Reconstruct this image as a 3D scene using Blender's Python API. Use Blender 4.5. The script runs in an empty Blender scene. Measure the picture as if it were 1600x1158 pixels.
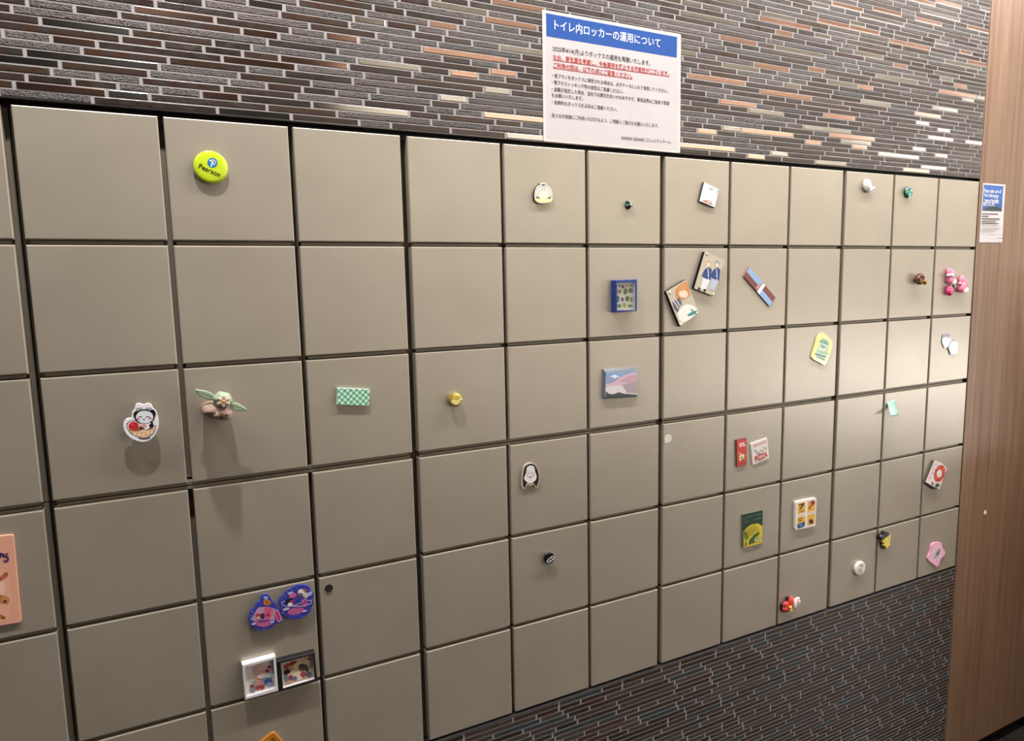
import bpy, math, random
from mathutils import Matrix, Vector
random.seed(7)
sc = bpy.context.scene
COL = sc.collection

# ------------------------------------------------------------------ camera
S = 0.166            # width of one locker door in metres
ZT = 10.12           # door-top height above the floor, in door widths
F = 1083.9955
CR = ((0.89080811, -0.45392661, -0.02028643),
      (-0.0751235, -0.1031002, -0.99183003),
      (0.4481265, 0.88505423, -0.12594305))      # camera right, down, forward
CP = (0.88353602, -6.62556358, -1.42425672)      # camera position in door widths
cam = bpy.data.objects.new('camera', bpy.data.cameras.new('camera'))
COL.objects.link(cam)
cam.data.sensor_fit = 'HORIZONTAL'
cam.data.sensor_width = 36.0
cam.data.lens = F / 1600 * 36.0
cam.data.clip_start = 0.01
M = Matrix(((CR[0][0], -CR[1][0], -CR[2][0], CP[0] * S),
            (CR[0][1], -CR[1][1], -CR[2][1], CP[1] * S),
            (CR[0][2], -CR[1][2], -CR[2][2], (CP[2] + ZT) * S),
            (0, 0, 0, 1)))
cam.matrix_world = M
sc.camera = cam

# ------------------------------------------------------------------ light
sc.view_settings.view_transform = 'Standard'
sc.view_settings.look = 'None'
sc.view_settings.gamma = 1.0
sc.view_settings.exposure = 0.08
sc.view_settings.use_curve_mapping = False
w = bpy.data.worlds.new('world'); sc.world = w; w.use_nodes = True
w.node_tree.nodes['Background'].inputs[0].default_value = (1.0, 0.95, 0.9, 1)
w.node_tree.nodes['Background'].inputs[1].default_value = 0.01


def lamp(name, loc, power, size, color=(1, .93, .84), shape='DISK', size_y=None, aim=None, spread=180):
    d = bpy.data.lights.new(name, 'AREA'); d.energy = power; d.shape = shape; d.size = size
    if size_y: d.size_y = size_y
    d.color = color; d.spread = math.radians(spread)
    o = bpy.data.objects.new(name, d); COL.objects.link(o); o.location = loc
    if aim:
        o.rotation_euler = (Vector(aim) - Vector(loc)).to_track_quat('-Z', 'Y').to_euler()
    return o


CEIL, SOFFIT = 2.70, 2.40
WARM = (1, .965, .925)
lamp('downlight', (0.17, -0.42, CEIL - .012), 24.0, 0.06, WARM)
lamp('downlight', (-0.5, -0.42, CEIL - .012), 9.0, 0.25, WARM)
lamp('downlight', (3.0, -0.42, CEIL - .012), 17.0, 0.12, WARM)
lamp('added_overhead_fill', (1.6, -0.42, CEIL - .012), 42.0, 1.8, WARM, 'RECTANGLE', 0.08)  # added fill strip, grades the doors brighter towards the top
lamp('ceiling_panel_light', (5.4, -1.7, SOFFIT - .012), 44.0, 1.6, (1, .97, .93), 'RECTANGLE', 1.2)
lamp('added_wall_fill', (2.9, -2.05, CEIL - .012), 46.0, 3.6, (1, .965, .92), 'RECTANGLE', 0.12, (2.9, -2.4, 1.8), 95)  # added fill, brightens the opposite wall that the doors reflect
lamp('added_sheen_light', (5.3, -2.37, 0.68), 50.0, 2.8, (1, .985, .96), 'RECTANGLE', 0.36, (5.3, 0, 0.68))  # invented low band for the sheen on the right-hand doors; no counter here

# ------------------------------------------------------------------ materials
MATS = {}


def lin(h):
    if isinstance(h, tuple): return h + (1,)
    h = h.lstrip('#'); h = h if len(h) == 6 else ''.join(c * 2 for c in h); v = [int(h[i:i + 2], 16) / 255 for i in (0, 2, 4)]
    return tuple(x / 12.92 if x <= .04045 else ((x + .055) / 1.055) ** 2.4 for x in v) + (1,)


def mat(h, rough=.45, metal=0.0, coat=0.0, trans=0.0, ior=1.45):
    k = (h, rough, metal, coat, trans)
    if k in MATS: return MATS[k]
    m = bpy.data.materials.new('paint_' + str(len(MATS))); m.use_nodes = True
    b = m.node_tree.nodes['Principled BSDF']
    b.inputs['Base Color'].default_value = lin(h)
    b.inputs['Roughness'].default_value = rough
    b.inputs['Metallic'].default_value = metal
    b.inputs['IOR'].default_value = ior
    b.inputs['Coat Weight'].default_value = coat
    b.inputs['Coat Roughness'].default_value = .06
    b.inputs['Transmission Weight'].default_value = trans
    MATS[k] = m
    return m


class NT:
    def __init__(s, name):
        s.m = bpy.data.materials.new(name); s.m.use_nodes = True
        s.t = s.m.node_tree; s.b = s.t.nodes['Principled BSDF']

    def n(s, typ, **kw):
        nd = s.t.nodes.new(typ)
        for k, v in kw.items():
            if k in nd.inputs.keys():
                i = nd.inputs[k]
                if hasattr(v, 'is_linked') or isinstance(v, bpy.types.NodeSocket): s.t.links.new(v, i)
                else: i.default_value = v
            else: setattr(nd, k, v)
        return nd

    def L(s, a, b): s.t.links.new(a, b)

    def pos(s, scale):
        g = s.n('ShaderNodeNewGeometry')
        v = s.n('ShaderNodeVectorMath', operation='MULTIPLY')
        s.L(g.outputs['Position'], v.inputs[0]); v.inputs[1].default_value = scale
        return v.outputs[0]

    def noise(s, scale, detail=3, rough=.55):
        nd = s.n('ShaderNodeTexNoise'); s.L(s.pos(scale), nd.inputs['Vector'])
        nd.inputs['Scale'].default_value = 1; nd.inputs['Detail'].default_value = detail
        nd.inputs['Roughness'].default_value = rough
        return nd.outputs['Fac']

    def ramp(s, fac, stops):
        r = s.n('ShaderNodeValToRGB'); s.L(fac, r.inputs[0])
        e = r.color_ramp.elements
        while len(e) < len(stops): e.new(.5)
        for i, (p, c) in enumerate(stops):
            e[i].position = p; e[i].color = lin(c) if isinstance(c, str) else (c, c, c, 1)
        return r.outputs[0]

    def mix(s, fac, a, b, typ='MIX'):
        r = s.n('ShaderNodeMix', data_type='RGBA', blend_type=typ)
        for v, i in ((fac, 0), (a, 6), (b, 7)):
            if isinstance(v, bpy.types.NodeSocket): s.L(v, r.inputs[i])
            elif i == 0: r.inputs[0].default_value = v
            else: r.inputs[i].default_value = lin(v) if isinstance(v, str) else v
        return r.outputs[2]

    def bump(s, h, strength, dist):
        b = s.n('ShaderNodeBump'); s.L(h, b.inputs['Height'])
        b.inputs['Strength'].default_value = strength; b.inputs['Distance'].default_value = dist
        s.L(b.outputs[0], s.b.inputs['Normal'])


def door_material():
    t = NT('champagne_metal_door')
    n1 = t.noise((9, 9, 9), 4)
    n2 = t.noise((900, 900, 60), 2)
    smud = t.noise((30, 30, 45), 5, .7)
    c = t.ramp(n1, [(.3, '#a89f91'), (.75, '#b0a799')])
    c = t.mix(t.ramp(smud, [(.68, 0.0), (.8, .5)]), c, '#938b7d')
    t.L(c, t.b.inputs['Base Color'])
    t.b.inputs['Metallic'].default_value = .38
    t.b.inputs['Coat Weight'].default_value = .5
    t.b.inputs['Coat Roughness'].default_value = .38
    r = t.n('ShaderNodeMapRange'); t.L(n2, r.inputs[0])
    r.inputs[3].default_value = .36; r.inputs[4].default_value = .46
    t.L(r.outputs[0], t.b.inputs['Roughness'])
    t.b.inputs['Anisotropic'].default_value = .6
    tg = t.n('ShaderNodeTangent', direction_type='UV_MAP'); tg.uv_map = 'UVMap'
    t.L(tg.outputs[0], t.b.inputs['Tangent'])
    return t.m


def ceramic_material():
    t = NT('rust_glazed_tile')
    a = t.n('ShaderNodeAttribute', attribute_name='tint')
    sp = t.n('ShaderNodeSeparateColor'); t.L(a.outputs['Color'], sp.inputs[0])
    n1 = t.noise((55, 55, 120), 5, .65)
    n2 = t.noise((300, 300, 500), 3, .6)
    dark = t.mix(sp.outputs[0], '#1a120e', '#33271f')
    rust = t.mix(t.ramp(n1, [(.42, 0.0), (.66, 1.0)]), dark, '#4c2d1b')
    c = t.mix(sp.outputs[1], dark, rust)
    c = t.mix(t.ramp(n2, [(.3, .25), (.7, 0.0)]), c, '#1d1613')
    t.L(c, t.b.inputs['Base Color'])
    rr = t.n('ShaderNodeMapRange'); t.L(n1, rr.inputs[0])
    rr.inputs[1].default_value = .3; rr.inputs[2].default_value = .7
    rr.inputs[3].default_value = .5; rr.inputs[4].default_value = .22
    t.L(rr.outputs[0], t.b.inputs['Roughness'])
    t.b.inputs['IOR'].default_value = 1.6
    h = t.mix(sp.outputs[2], (.5, .5, .5, 1), t.ramp(n2, [(.35, 0.0), (.65, 1.0)]))
    t.bump(h, .8, .0009)
    return t.m


def metal_tile_material(name, col, rough):
    t = NT(name)
    n = t.noise((12, 40, 1500), 2)
    t.L(t.mix(t.ramp(n, [(.3, 0.0), (.7, .35)]), col, (.2, .18, .16, 1)), t.b.inputs['Base Color'])
    t.b.inputs['Metallic'].default_value = 1
    t.b.inputs['Roughness'].default_value = rough
    t.b.inputs['Anisotropic'].default_value = .75
    t.b.inputs['Anisotropic Rotation'].default_value = .25
    tg = t.n('ShaderNodeTangent', direction_type='UV_MAP'); tg.uv_map = 'UVMap'
    t.L(tg.outputs[0], t.b.inputs['Tangent'])
    return t.m


def wood_material():
    t = NT('walnut_veneer')
    n1 = t.noise((55, 55, 1.3), 4, .6)
    n2 = t.noise((420, 420, 9), 3, .6)
    n3 = t.noise((7, 7, .5), 2)
    c = t.ramp(n1, [(.3, '#695141'), (.5, '#876c56'), (.72, '#9c8069')])
    c = t.mix(t.ramp(n2, [(.35, .55), (.6, 0.0)]), c, '#684a33')
    c = t.mix(t.ramp(n3, [(.35, .3), (.65, 0.0)]), c, '#7d5b45')
    t.L(c, t.b.inputs['Base Color'])
    t.b.inputs['Roughness'].default_value = .55
    t.bump(n2, .15, .0004)
    return t.m


def plaid_material():
    t = NT('green_plaid_liner')
    tc = t.n('ShaderNodeTexCoord')
    mp = t.n('ShaderNodeMapping'); t.L(tc.outputs['Object'], mp.inputs[0])
    mp.inputs['Rotation'].default_value = (0, math.radians(45), 0)
    sx = t.n('ShaderNodeSeparateXYZ'); t.L(mp.outputs[0], sx.inputs[0])

    def stripe(sock):
        m1 = t.n('ShaderNodeMath', operation='MULTIPLY'); t.L(sock, m1.inputs[0]); m1.inputs[1].default_value = 1 / .0068
        m2 = t.n('ShaderNodeMath', operation='FRACT'); t.L(m1.outputs[0], m2.inputs[0])
        return t.ramp(m2.outputs[0], [(.0, 0.0), (.44, 0.0), (.5, 1.0), (.68, 1.0), (.7, 0.2), (.74, .2), (.78, 1.0), (.97, 1.0), (1.0, 0.0)])
    a = stripe(sx.outputs[0]); b = stripe(sx.outputs[2])
    c = t.mix(a, '#e6f2ea', '#79c3a0')
    c2 = t.mix(a, '#79c3a0', '#17805a')
    t.L(t.mix(b, c, c2), t.b.inputs['Base Color'])
    t.b.inputs['Roughness'].default_value = .5
    return t.m


def floor_material():
    t = NT('dark_stone_floor')
    n = t.noise((14, 14, 14), 4)
    c = t.ramp(n, [(.3, '#231f20'), (.7, '#37322f')])
    t.L(c, t.b.inputs['Base Color']); t.b.inputs['Roughness'].default_value = .28
    return t.m


DOOR = door_material()
CERAMIC = ceramic_material()
COPPER = metal_tile_material('brushed_copper_tile', (.8, .5, .4, 1), .17)
STEEL = metal_tile_material('brushed_steel_tile', (.52, .505, .47, 1), .17)
BLUEGREY = mat('#3c4448', .3, .3)
GROUT = mat('#989394', .8)
CARCASS = mat('#827a6c', .5, .2)
WOOD = wood_material()
BLACK = mat('#0b0a0a', .5)

# ------------------------------------------------------------------ geometry helpers


def X(u): return u * S


def Z(v): return (v + ZT) * S


def at(px, py, d=0.0):
    """point of the wall plane lying d metres in front of the locker doors"""
    a, b = (px - 800) / F, (py - 579) / F
    D = [CR[0][i] * a + CR[1][i] * b + CR[2][i] for i in range(3)]
    k = (-d / S - CP[1]) / D[1]
    return (X(CP[0] + k * D[0]), Z(CP[2] + k * D[2]))


def project(x, y, z):
    v = (x / S - CP[0], y / S - CP[1], z / S - ZT - CP[2])
    q = [sum(CR[r][i] * v[i] for i in range(3)) for r in range(3)]
    return 800 + F * q[0] / q[2], 579 + F * q[1] / q[2]


class MB:
    """collects faces and links them as ONE mesh object"""

    def __init__(s): s.v = []; s.f = []; s.m = []; s.sm = []; s.mats = []

    def mi(s, m):
        if m not in s.mats: s.mats.append(m)
        return s.mats.index(m)

    def face(s, pts, m, smooth=False):
        i = len(s.v); s.v += [tuple(p) for p in pts]; s.f.append(list(range(i, i + len(pts)))); s.m.append(s.mi(m)); s.sm.append(smooth)

    def grid(s, rings, m, closed=True, smooth=True, cap0=False, cap1=False):
        i0 = len(s.v); n = len(rings[0])
        for r in rings: s.v += [tuple(p) for p in r]
        k = s.mi(m)
        for a in range(len(rings) - 1):
            for j in range(n if closed else n - 1):
                j2 = (j + 1) % n
                s.f.append([i0 + a * n + j, i0 + a * n + j2, i0 + (a + 1) * n + j2, i0 + (a + 1) * n + j]); s.m.append(k); s.sm.append(smooth)
        if cap0: s.f.append([i0 + j for j in range(n)][::-1]); s.m.append(k); s.sm.append(False)
        if cap1: s.f.append([i0 + (len(rings) - 1) * n + j for j in range(n)]); s.m.append(k); s.sm.append(False)

    def box(s, x0, x1, y0, y1, z0, z1, m):
        c = [(x0, y0, z0), (x1, y0, z0), (x1, y1, z0), (x0, y1, z0), (x0, y0, z1), (x1, y0, z1), (x1, y1, z1), (x0, y1, z1)]
        for q in ((0, 1, 5, 4), (1, 2, 6, 5), (2, 3, 7, 6), (3, 0, 4, 7), (4, 5, 6, 7), (3, 2, 1, 0)): s.face([c[i] for i in q], m)

    def prism(s, pts, y0, y1, m, bevel=0.0, mback=None, smooth=False):
        """outline (x,z) list extruded from depth y0 (back) to y1 (front, towards the room)"""
        pts = ccw(pts)
        if bevel:
            ins = offset(pts, -bevel); in2 = offset(pts, -bevel * .3)
            rings = [[(x, y0, z) for x, z in pts], [(x, y1 + bevel, z) for x, z in pts],
                     [(x, y1 + bevel * .3, z) for x, z in in2], [(x, y1, z) for x, z in ins]]
        else:
            rings = [[(x, y0, z) for x, z in pts], [(x, y1, z) for x, z in pts]]
        s.grid(rings, m, True, smooth, True, True)

    def flat(s, pts, y, m): s.face([(x, y, z) for x, z in ccw(pts)], m)

    def lump(s, c, r, m, seg=20, rings=12, rot=0.0, warp=None):
        R = []
        ca, sa = math.cos(rot), math.sin(rot)
        for a in range(1, rings):
            th = math.pi * a / rings; row = []
            for j in range(seg):
                ph = 2 * math.pi * j / seg
                x, y, z = math.sin(th) * math.cos(ph), -math.cos(th), math.sin(th) * math.sin(ph)
                k = warp(x, y, z) if warp else 1
                x, y, z = x * r[0] * k, y * r[1] * k, z * r[2] * k
                row.append((c[0] + x * ca - z * sa, c[1] + y, c[2] + x * sa + z * ca))
            R.append(row)
        s.grid(R, m, True, True, True, True)

    def build(s, name, parent=None, origin=(0, 0, 0), uv=None, tint=None):
        me = bpy.data.meshes.new(name)
        ox, oy, oz = origin
        me.from_pydata([(a - ox, b - oy, c - oz) for a, b, c in s.v], [], s.f)
        for m in s.mats: me.materials.append(m)
        me.polygons.foreach_set('material_index', s.m)
        me.polygons.foreach_set('use_smooth', s.sm)
        if uv:
            l = me.uv_layers.new(name='UVMap')
            for p in me.polygons:
                for li in p.loop_indices:
                    co = me.vertices[me.loops[li].vertex_index].co
                    l.data[li].uv = (co.x + co.y * .01, co.z + co.y * .01)
        if tint:
            ca = me.color_attributes.new('tint', 'FLOAT_COLOR', 'POINT')
            for i, t in enumerate(tint): ca.data[i].color = t
        me.validate(); me.update()
        o = bpy.data.objects.new(name, me); COL.objects.link(o)
        if parent:
            o.parent = parent
        else:
            o.location = origin
        return o


def area2(p): return sum(p[i][0] * p[(i + 1) % len(p)][1] - p[(i + 1) % len(p)][0] * p[i][1] for i in range(len(p)))


def ccw(p): return list(p) if area2(p) > 0 else list(p)[::-1]


def offset(p, d):
    out = []; n = len(p)
    for i in range(n):
        a, b, c = p[i - 1], p[i], p[(i + 1) % n]
        e1 = Vector((b[0] - a[0], b[1] - a[1])); e2 = Vector((c[0] - b[0], c[1] - b[1]))
        if e1.length < 1e-9 or e2.length < 1e-9: out.append(b); continue
        e1.normalize(); e2.normalize()
        n1 = Vector((e1.y, -e1.x)); n2 = Vector((e2.y, -e2.x)); q = n1 + n2
        if q.length < .3: q = n1
        q = q / max(q.length_squared / 2, .5)
        out.append((b[0] + q.x * d, b[1] + q.y * d))
    return out


def smooth(p, n=4):
    out = []; k = len(p)
    for i in range(k):
        p0, p1, p2, p3 = p[i - 1], p[i], p[(i + 1) % k], p[(i + 2) % k]
        for j in range(n):
            t = j / n
            out.append(tuple(.5 * (2 * p1[a] + (p2[a] - p0[a]) * t + (2 * p0[a] - 5 * p1[a] + 4 * p2[a] - p3[a]) * t * t + (3 * p1[a] - p0[a] - 3 * p2[a] + p3[a]) * t ** 3) for a in (0, 1)))
    return out


def circ(cx, cz, r, n=32, rz=None, rot=0):
    rz = r if rz is None else rz; ca, sa = math.cos(rot), math.sin(rot)
    return [(cx + r * math.cos(t) * ca - rz * math.sin(t) * sa, cz + r * math.cos(t) * sa + rz * math.sin(t) * ca) for t in (2 * math.pi * i / n for i in range(n))]


def roundrect(q, r, n=4):
    """quad corners -> rounded outline"""
    out = []
    for i in range(4):
        a, b, c = Vector(q[i - 1]), Vector(q[i]), Vector(q[(i + 1) % 4])
        p = b + (a - b).normalized() * r; s2 = b + (c - b).normalized() * r
        for j in range(n + 1):
            t = j / n
            v = p * (1 - t) ** 2 + b * 2 * t * (1 - t) + s2 * t * t
            out.append((v.x, v.y))
    return out


def lerp2(q, u, v):
    """bilinear point in a quad TL,TR,BR,BL"""
    tl, tr, br, bl = q
    return tuple((tl[i] * (1 - u) + tr[i] * u) * (1 - v) + (bl[i] * (1 - u) + br[i] * u) * v for i in (0, 1))


def struct(o): o['kind'] = 'structure'; return o


def empty(name, loc, label=None, cat=None, group=None):
    o = bpy.data.objects.new(name, None); COL.objects.link(o); o.location = loc; o.empty_display_size = .05
    if label: tag(o, label, cat, group)
    return o


def tag(o, label, cat, group=None):
    o['label'] = label; o['category'] = cat
    if group: o['group'] = group
    return o


def text_pts(body, a, b, y, mb, m, bold=0.0, wide=None, align=None):
    """lay text on the wall plane at depth y, its ink running from a to b (x,z points on the baseline)"""
    cu = bpy.data.curves.new('lettering', 'FONT'); cu.body = body; cu.offset = bold; cu.resolution_u = 3
    o = bpy.data.objects.new('lettering', cu); COL.objects.link(o)
    bpy.context.view_layer.update()
    ev = o.evaluated_get(bpy.context.evaluated_depsgraph_get()); me = ev.to_mesh()
    vs = [v.co.copy() for v in me.vertices]; fs = [list(p.vertices) for p in me.polygons]
    ev.to_mesh_clear(); bpy.data.objects.remove(o); bpy.data.curves.remove(cu)
    if not vs: return
    x0 = min(v.x for v in vs); x1 = max(v.x for v in vs)
    A = Vector(a); D = Vector(b) - A; k = D.length / (x1 - x0); d = D.normalized(); up = Vector((-d.y, d.x))
    kz = k if wide is None else k * wide
    i0 = len(mb.v)
    for v in vs:
        p = A + d * (v.x - x0) * k + up * v.y * kz
        mb.v.append((p.x, y, p.y))
    mi = mb.mi(m)
    for fc in fs: mb.f.append([i0 + q for q in fc]); mb.m.append(mi); mb.sm.append(False)


# ------------------------------------------------------------------ room shell
XE = X(12.572)               # end of the tiled wall, start of the wood wall
XR, XL, YB = 7.4, -1.2, -2.4
def shell(name, b, m):
    mb = MB(); mb.box(*b, m); return struct(mb.build(name))


fl = MB(); FLM = floor_material()
fl.box(XL, XR, YB, .4, -.05, -.004, mat('#5a5552', .7))
for i in range(15):
    for j in range(4):
        x0 = XL + i * .6; y0 = -2.3 + j * .6
        fl.box(x0 + .002, min(x0 + .598, XR), y0 + .002, min(y0 + .598, .4), -.004, 0, FLM)
struct(fl.build('floor'))
shell('ceiling', (XL, XR, YB, .4, CEIL, CEIL + .05), mat('#d9d4cb', .9))
shell('ceiling_soffit', (4.4, XR, YB, 0, SOFFIT, CEIL), mat('#d9d4cb', .9))
shell('wall_front', (XL, 1.0, YB - .05, YB, 0, CEIL), mat('#302924', .8))
shell('wall_opposite', (1.0, XR, YB - .05, YB, .5, CEIL), mat('#e6dfd2', .8))
shell('wall_opposite_base', (1.0, XR, YB - .05, YB, 0, .5), mat('#2a2522', .6))
shell('wall_left', (XL - .05, XL, YB, .4, 0, CEIL), mat('#3a3029', .7))
shell('wall_end', (XR, XR + .05, YB, .4, 0, CEIL), mat('#ece6da', .8))
shell('wall_right', (XE, XR, 0, .05, Z(-9.86), CEIL), WOOD)
mb = MB(); mb.box(2.535, 2.6, -.24, 0, 0, 1.38, WOOD); mb.box(2.535, 2.6, -.5, -.24, 0, .9, WOOD)  # unseen partition, added to shade the wood wall's lower right
struct(mb.build('added_shade_partition'))
shell('baseboard_right', (XE, XR, .02, .05, 0, Z(-9.86)), mat('#0e0d0d', .35))

# ------------------------------------------------------------------ mosaic tiles
PZ = .0615 * S; Z0 = Z(.025); UX = .3065 * S; GX = .027 * S; GZ = .0115 * S
METAL = [[1,1.48,2,"S"],[1,4.23,2,"S"],[1,7.6,1,"C"],[1,8.83,2,"S"],[1,10.68,2,"C"],[2,0.05,2,"C"],[2,0.66,1,"S"],[2,6.52,3,"C"],[2,8.0,1,"S"],[2,11.06,2,"S"],[3,1.36,1,"C"],[3,2.27,3,"S"],[4,3.98,3,"C"],[4,10.1,3,"S"],[5,-0.25,2,"S"],[5,6.79,1,"C"],[5,8.63,1,"C"],[5,9.54,1,"C"],[5,11.37,1,"C"],[6,0.14,3,"S"],[6,3.49,1,"S"],[6,7.17,1,"S"],[6,7.47,3,"C"],[6,9.3,2,"S"],[6,10.82,1,"C"],[7,9.1,3,"C"],[8,0.32,1,"C"],[8,1.54,2,"C"],[8,3.98,1,"S"],[8,8.57,3,"S"],[9,2.02,2,"C"],[9,11.2,2,"C"],[9,12.11,2,"C"],[10,0.26,2,"S"],[10,2.7,2,"S"],[10,3.62,1,"C"],[10,7.58,2,"S"],[11,4.07,1,"C"],[11,7.12,2,"C"],[11,8.95,2,"C"],[11,11.4,1,"S"],[12,1.72,1,"C"],[12,10.88,1,"S"],[13,0.9,2,"C"],[13,2.41,1,"C"],[13,3.34,3,"C"],[14,7.81,3,"C"],[14,10.87,2,"C"],[15,4.19,2,"S"],[15,6.64,3,"C"],[15,9.68,2,"S"],[16,1.78,1,"S"],[16,2.73,1,"S"],[16,8.22,1,"S"],[16,11.27,2,"S"],[17,3.43,1,"C"],[18,7.18,2,"S"],[18,9.02,2,"S"],[18,9.64,1,"C"],[19,4.02,2,"C"],[19,6.46,1,"S"],[19,7.69,2,"C"],[19,11.96,1,"S"],[20,3.45,2,"S"],[20,8.66,1,"C"],[20,11.4,3,"C"],[20,12.3,1,"S"],[21,9.99,3,"S"],[22,4.11,2,"C"],[22,11.9,1,"C"],[23,7.13,2,"C"],[23,8.05,3,"S"],[23,11.39,1,"S"],[24,10.35,1,"C"],[25,9.51,2,"S"],[26,6.52,3,"S"],[26,8.04,1,"C"],[27,8.75,1,"S"],[27,11.48,3,"S"],[29,7.79,2,"S"],[29,10.26,3,"C"],[30,6.96,2,"S"],[30,8.78,2,"C"],[30,9.38,2,"C"],[30,11.81,1,"C"],[31,9.42,1,"S"],[31,11.24,1,"S"],[33,8.7,1,"S"],[33,9.61,3,"S"],[34,9.06,2,"C"],[35,9.86,2,"C"],[35,10.74,2,"C"],[36,12.01,2,"C"],[37,10.9,3,"S"],[39,10.6,2,"C"],[40,11.23,2,"C"],[41,12.31,1,"S"]]


def row_tiles(k, x_lo, x_hi, fixed, pm):
    """list of (x0, x1, kind): a stick mosaic row on a half-bond of one unit"""
    fixed = sorted(fixed)
    ph = X(fixed[0][0]) if fixed else random.uniform(0, UX)
    out = []
    cur = ph - math.ceil((ph - x_lo) / UX) * UX
    occ = [(ph + round((X(a) - ph) / UX) * UX, n, kd) for a, n, kd in fixed]
    while cur < x_hi:
        hit = [o for o in occ if abs(o[0] - cur) < .3 * UX]
        if hit: n, kd = hit[0][1], hit[0][2]
        else:
            nxt = [o[0] for o in occ if o[0] > cur + .3 * UX]
            room = round((min(nxt) - cur) / UX) if nxt else 9
            n = min(random.choice((1, 1, 2, 2, 2, 3)), room)
            q = random.random()
            kd = 'T' if q > pm else ('B' if k >= 200 else ('C' if q < pm * .5 else 'S'))
        x0, x1 = max(cur, x_lo), min(cur + n * UX - GX, x_hi - .0015)
        if x1 - x0 > .004: out.append((x0, x1, kd))
        cur += n * UX
    return out


def tile_face(mb, tint, x0, x1, z0, z1, kd, yj):
    m = {'T': CERAMIC, 'C': COPPER, 'S': STEEL, 'B': BLUEGREY}[kd]
    n0 = len(mb.v); b = .0006; yb = .0018
    o = [(x0, z0), (x1, z0), (x1, z1), (x0, z1)]; i = [(x0 + b, z0 + b), (x1 - b, z0 + b), (x1 - b, z1 - b), (x0 + b, z1 - b)]
    mb.grid([[(p, yb, q) for p, q in o], [(p, yj + b * .6, q) for p, q in o], [(p, yj, q) for p, q in i]], m, True, False, False, True)
    t = (random.random(), random.random() ** 1.2, 1.0 if random.random() < .42 else random.random() * .3, 1)
    tint += [t] * (len(mb.v) - n0)


def mosaic(name, rows, x_lo, x_hi, zlo, zhi, pm):
    """grout bed as the wall, 300 largest sticks as parts, the rest one stuff part"""
    mb = MB(); mb.box(x_lo, x_hi, .0006, .05, zlo, zhi, GROUT)
    wall = struct(mb.build(name))
    tiles = []
    for k, zc in rows:
        fx = [(a, n, kd) for r, a, n, kd in METAL if r == k]
        zz0, zz1 = max(zc - PZ / 2 + GZ / 2, zlo), min(zc + PZ / 2 - GZ / 2, zhi)
        if zz1 - zz0 < .002: continue
        for x0, x1, kd in row_tiles(k, x_lo, x_hi, fx, 0.0 if fx and k < 42 else pm):
            q = [project(a, 0, b) for a, b in ((x0, zz0), (x1, zz0), (x1, zz1), (x0, zz1))]
            q = [(min(max(a, 0), 1600), min(max(b, 0), 1158)) for a, b in q]
            tiles.append((abs(area2(q)) if x1 > -.35 else 0, x0, x1, zz0, zz1, kd))
    tiles.sort(key=lambda t: -t[0])
    for t in tiles[:300]:
        mb = MB(); tint = []
        tile_face(mb, tint, *t[1:], random.uniform(-.0003, .0002))
        mb.build('tile', wall, (0, 0, 0), True, tint)
    mb = MB(); tint = []
    for t in tiles[300:]:
        tile_face(mb, tint, *t[1:], random.uniform(-.0003, .0002))
    o = mb.build('small_tiles', wall, (0, 0, 0), True, tint); o['kind'] = 'stuff'
    return wall


mosaic('wall_upper', [(k, Z0 + k * PZ) for k in range(1, 101)], XL, XE - .003, Z(.056), CEIL, .16)
ZL = Z(-6.372)
mosaic('wall_lower', [(200 + k, ZL - PZ * (k + .5)) for k in range(0, 63)], XL, XE - .003, 0, ZL, .13)

mb = MB(); mb.box(XL, XE - .003, .0, .02, Z(.045), Z(.0555), mat('#4a4644', .35, .8)); mb.box(XL, XE - .003, .02, .3, Z(.002), Z(.056), BLACK)
struct(mb.build('trim_1'))
mb = MB(); mb.box(XL, XE - .003, -.0004, .03, Z(-6.371), Z(-6.350), mat('#7d7c80', .35, .8))
struct(mb.build('trim_2'))
mb = MB(); mb.box(XE - .003, XE, .002, .05, 0, CEIL, mat('#35291f', .5))
struct(mb.build('trim_3'))

# ------------------------------------------------------------------ lockers
GI, GM, DH, HI, HM = 0.04133544, 0.0696604, 1.01312357, 0.04237681, 0.06759868


def colx(c): return (c - 1) * (1 + GI) + math.floor((c - 1) / 3) * (GM - GI)


def rowz(r): return -((r - 1) * (DH + HI) + (HM - HI if r > 3 else 0))


def door_mesh():
    mb = MB()
    wd, hh = S, DH * S
    o = [(0, 0), (wd, 0), (wd, hh), (0, hh)]
    b = .0015
    r = [[(x, .016, z) for x, z in o], [(x, b, z) for x, z in o],
         [(x, b * .3, z) for x, z in offset(o, -b * .3)], [(x, 0, z) for x, z in offset(o, -b)]]
    mb.grid(r, DOOR, True, False, True, True)
    return mb


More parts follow.
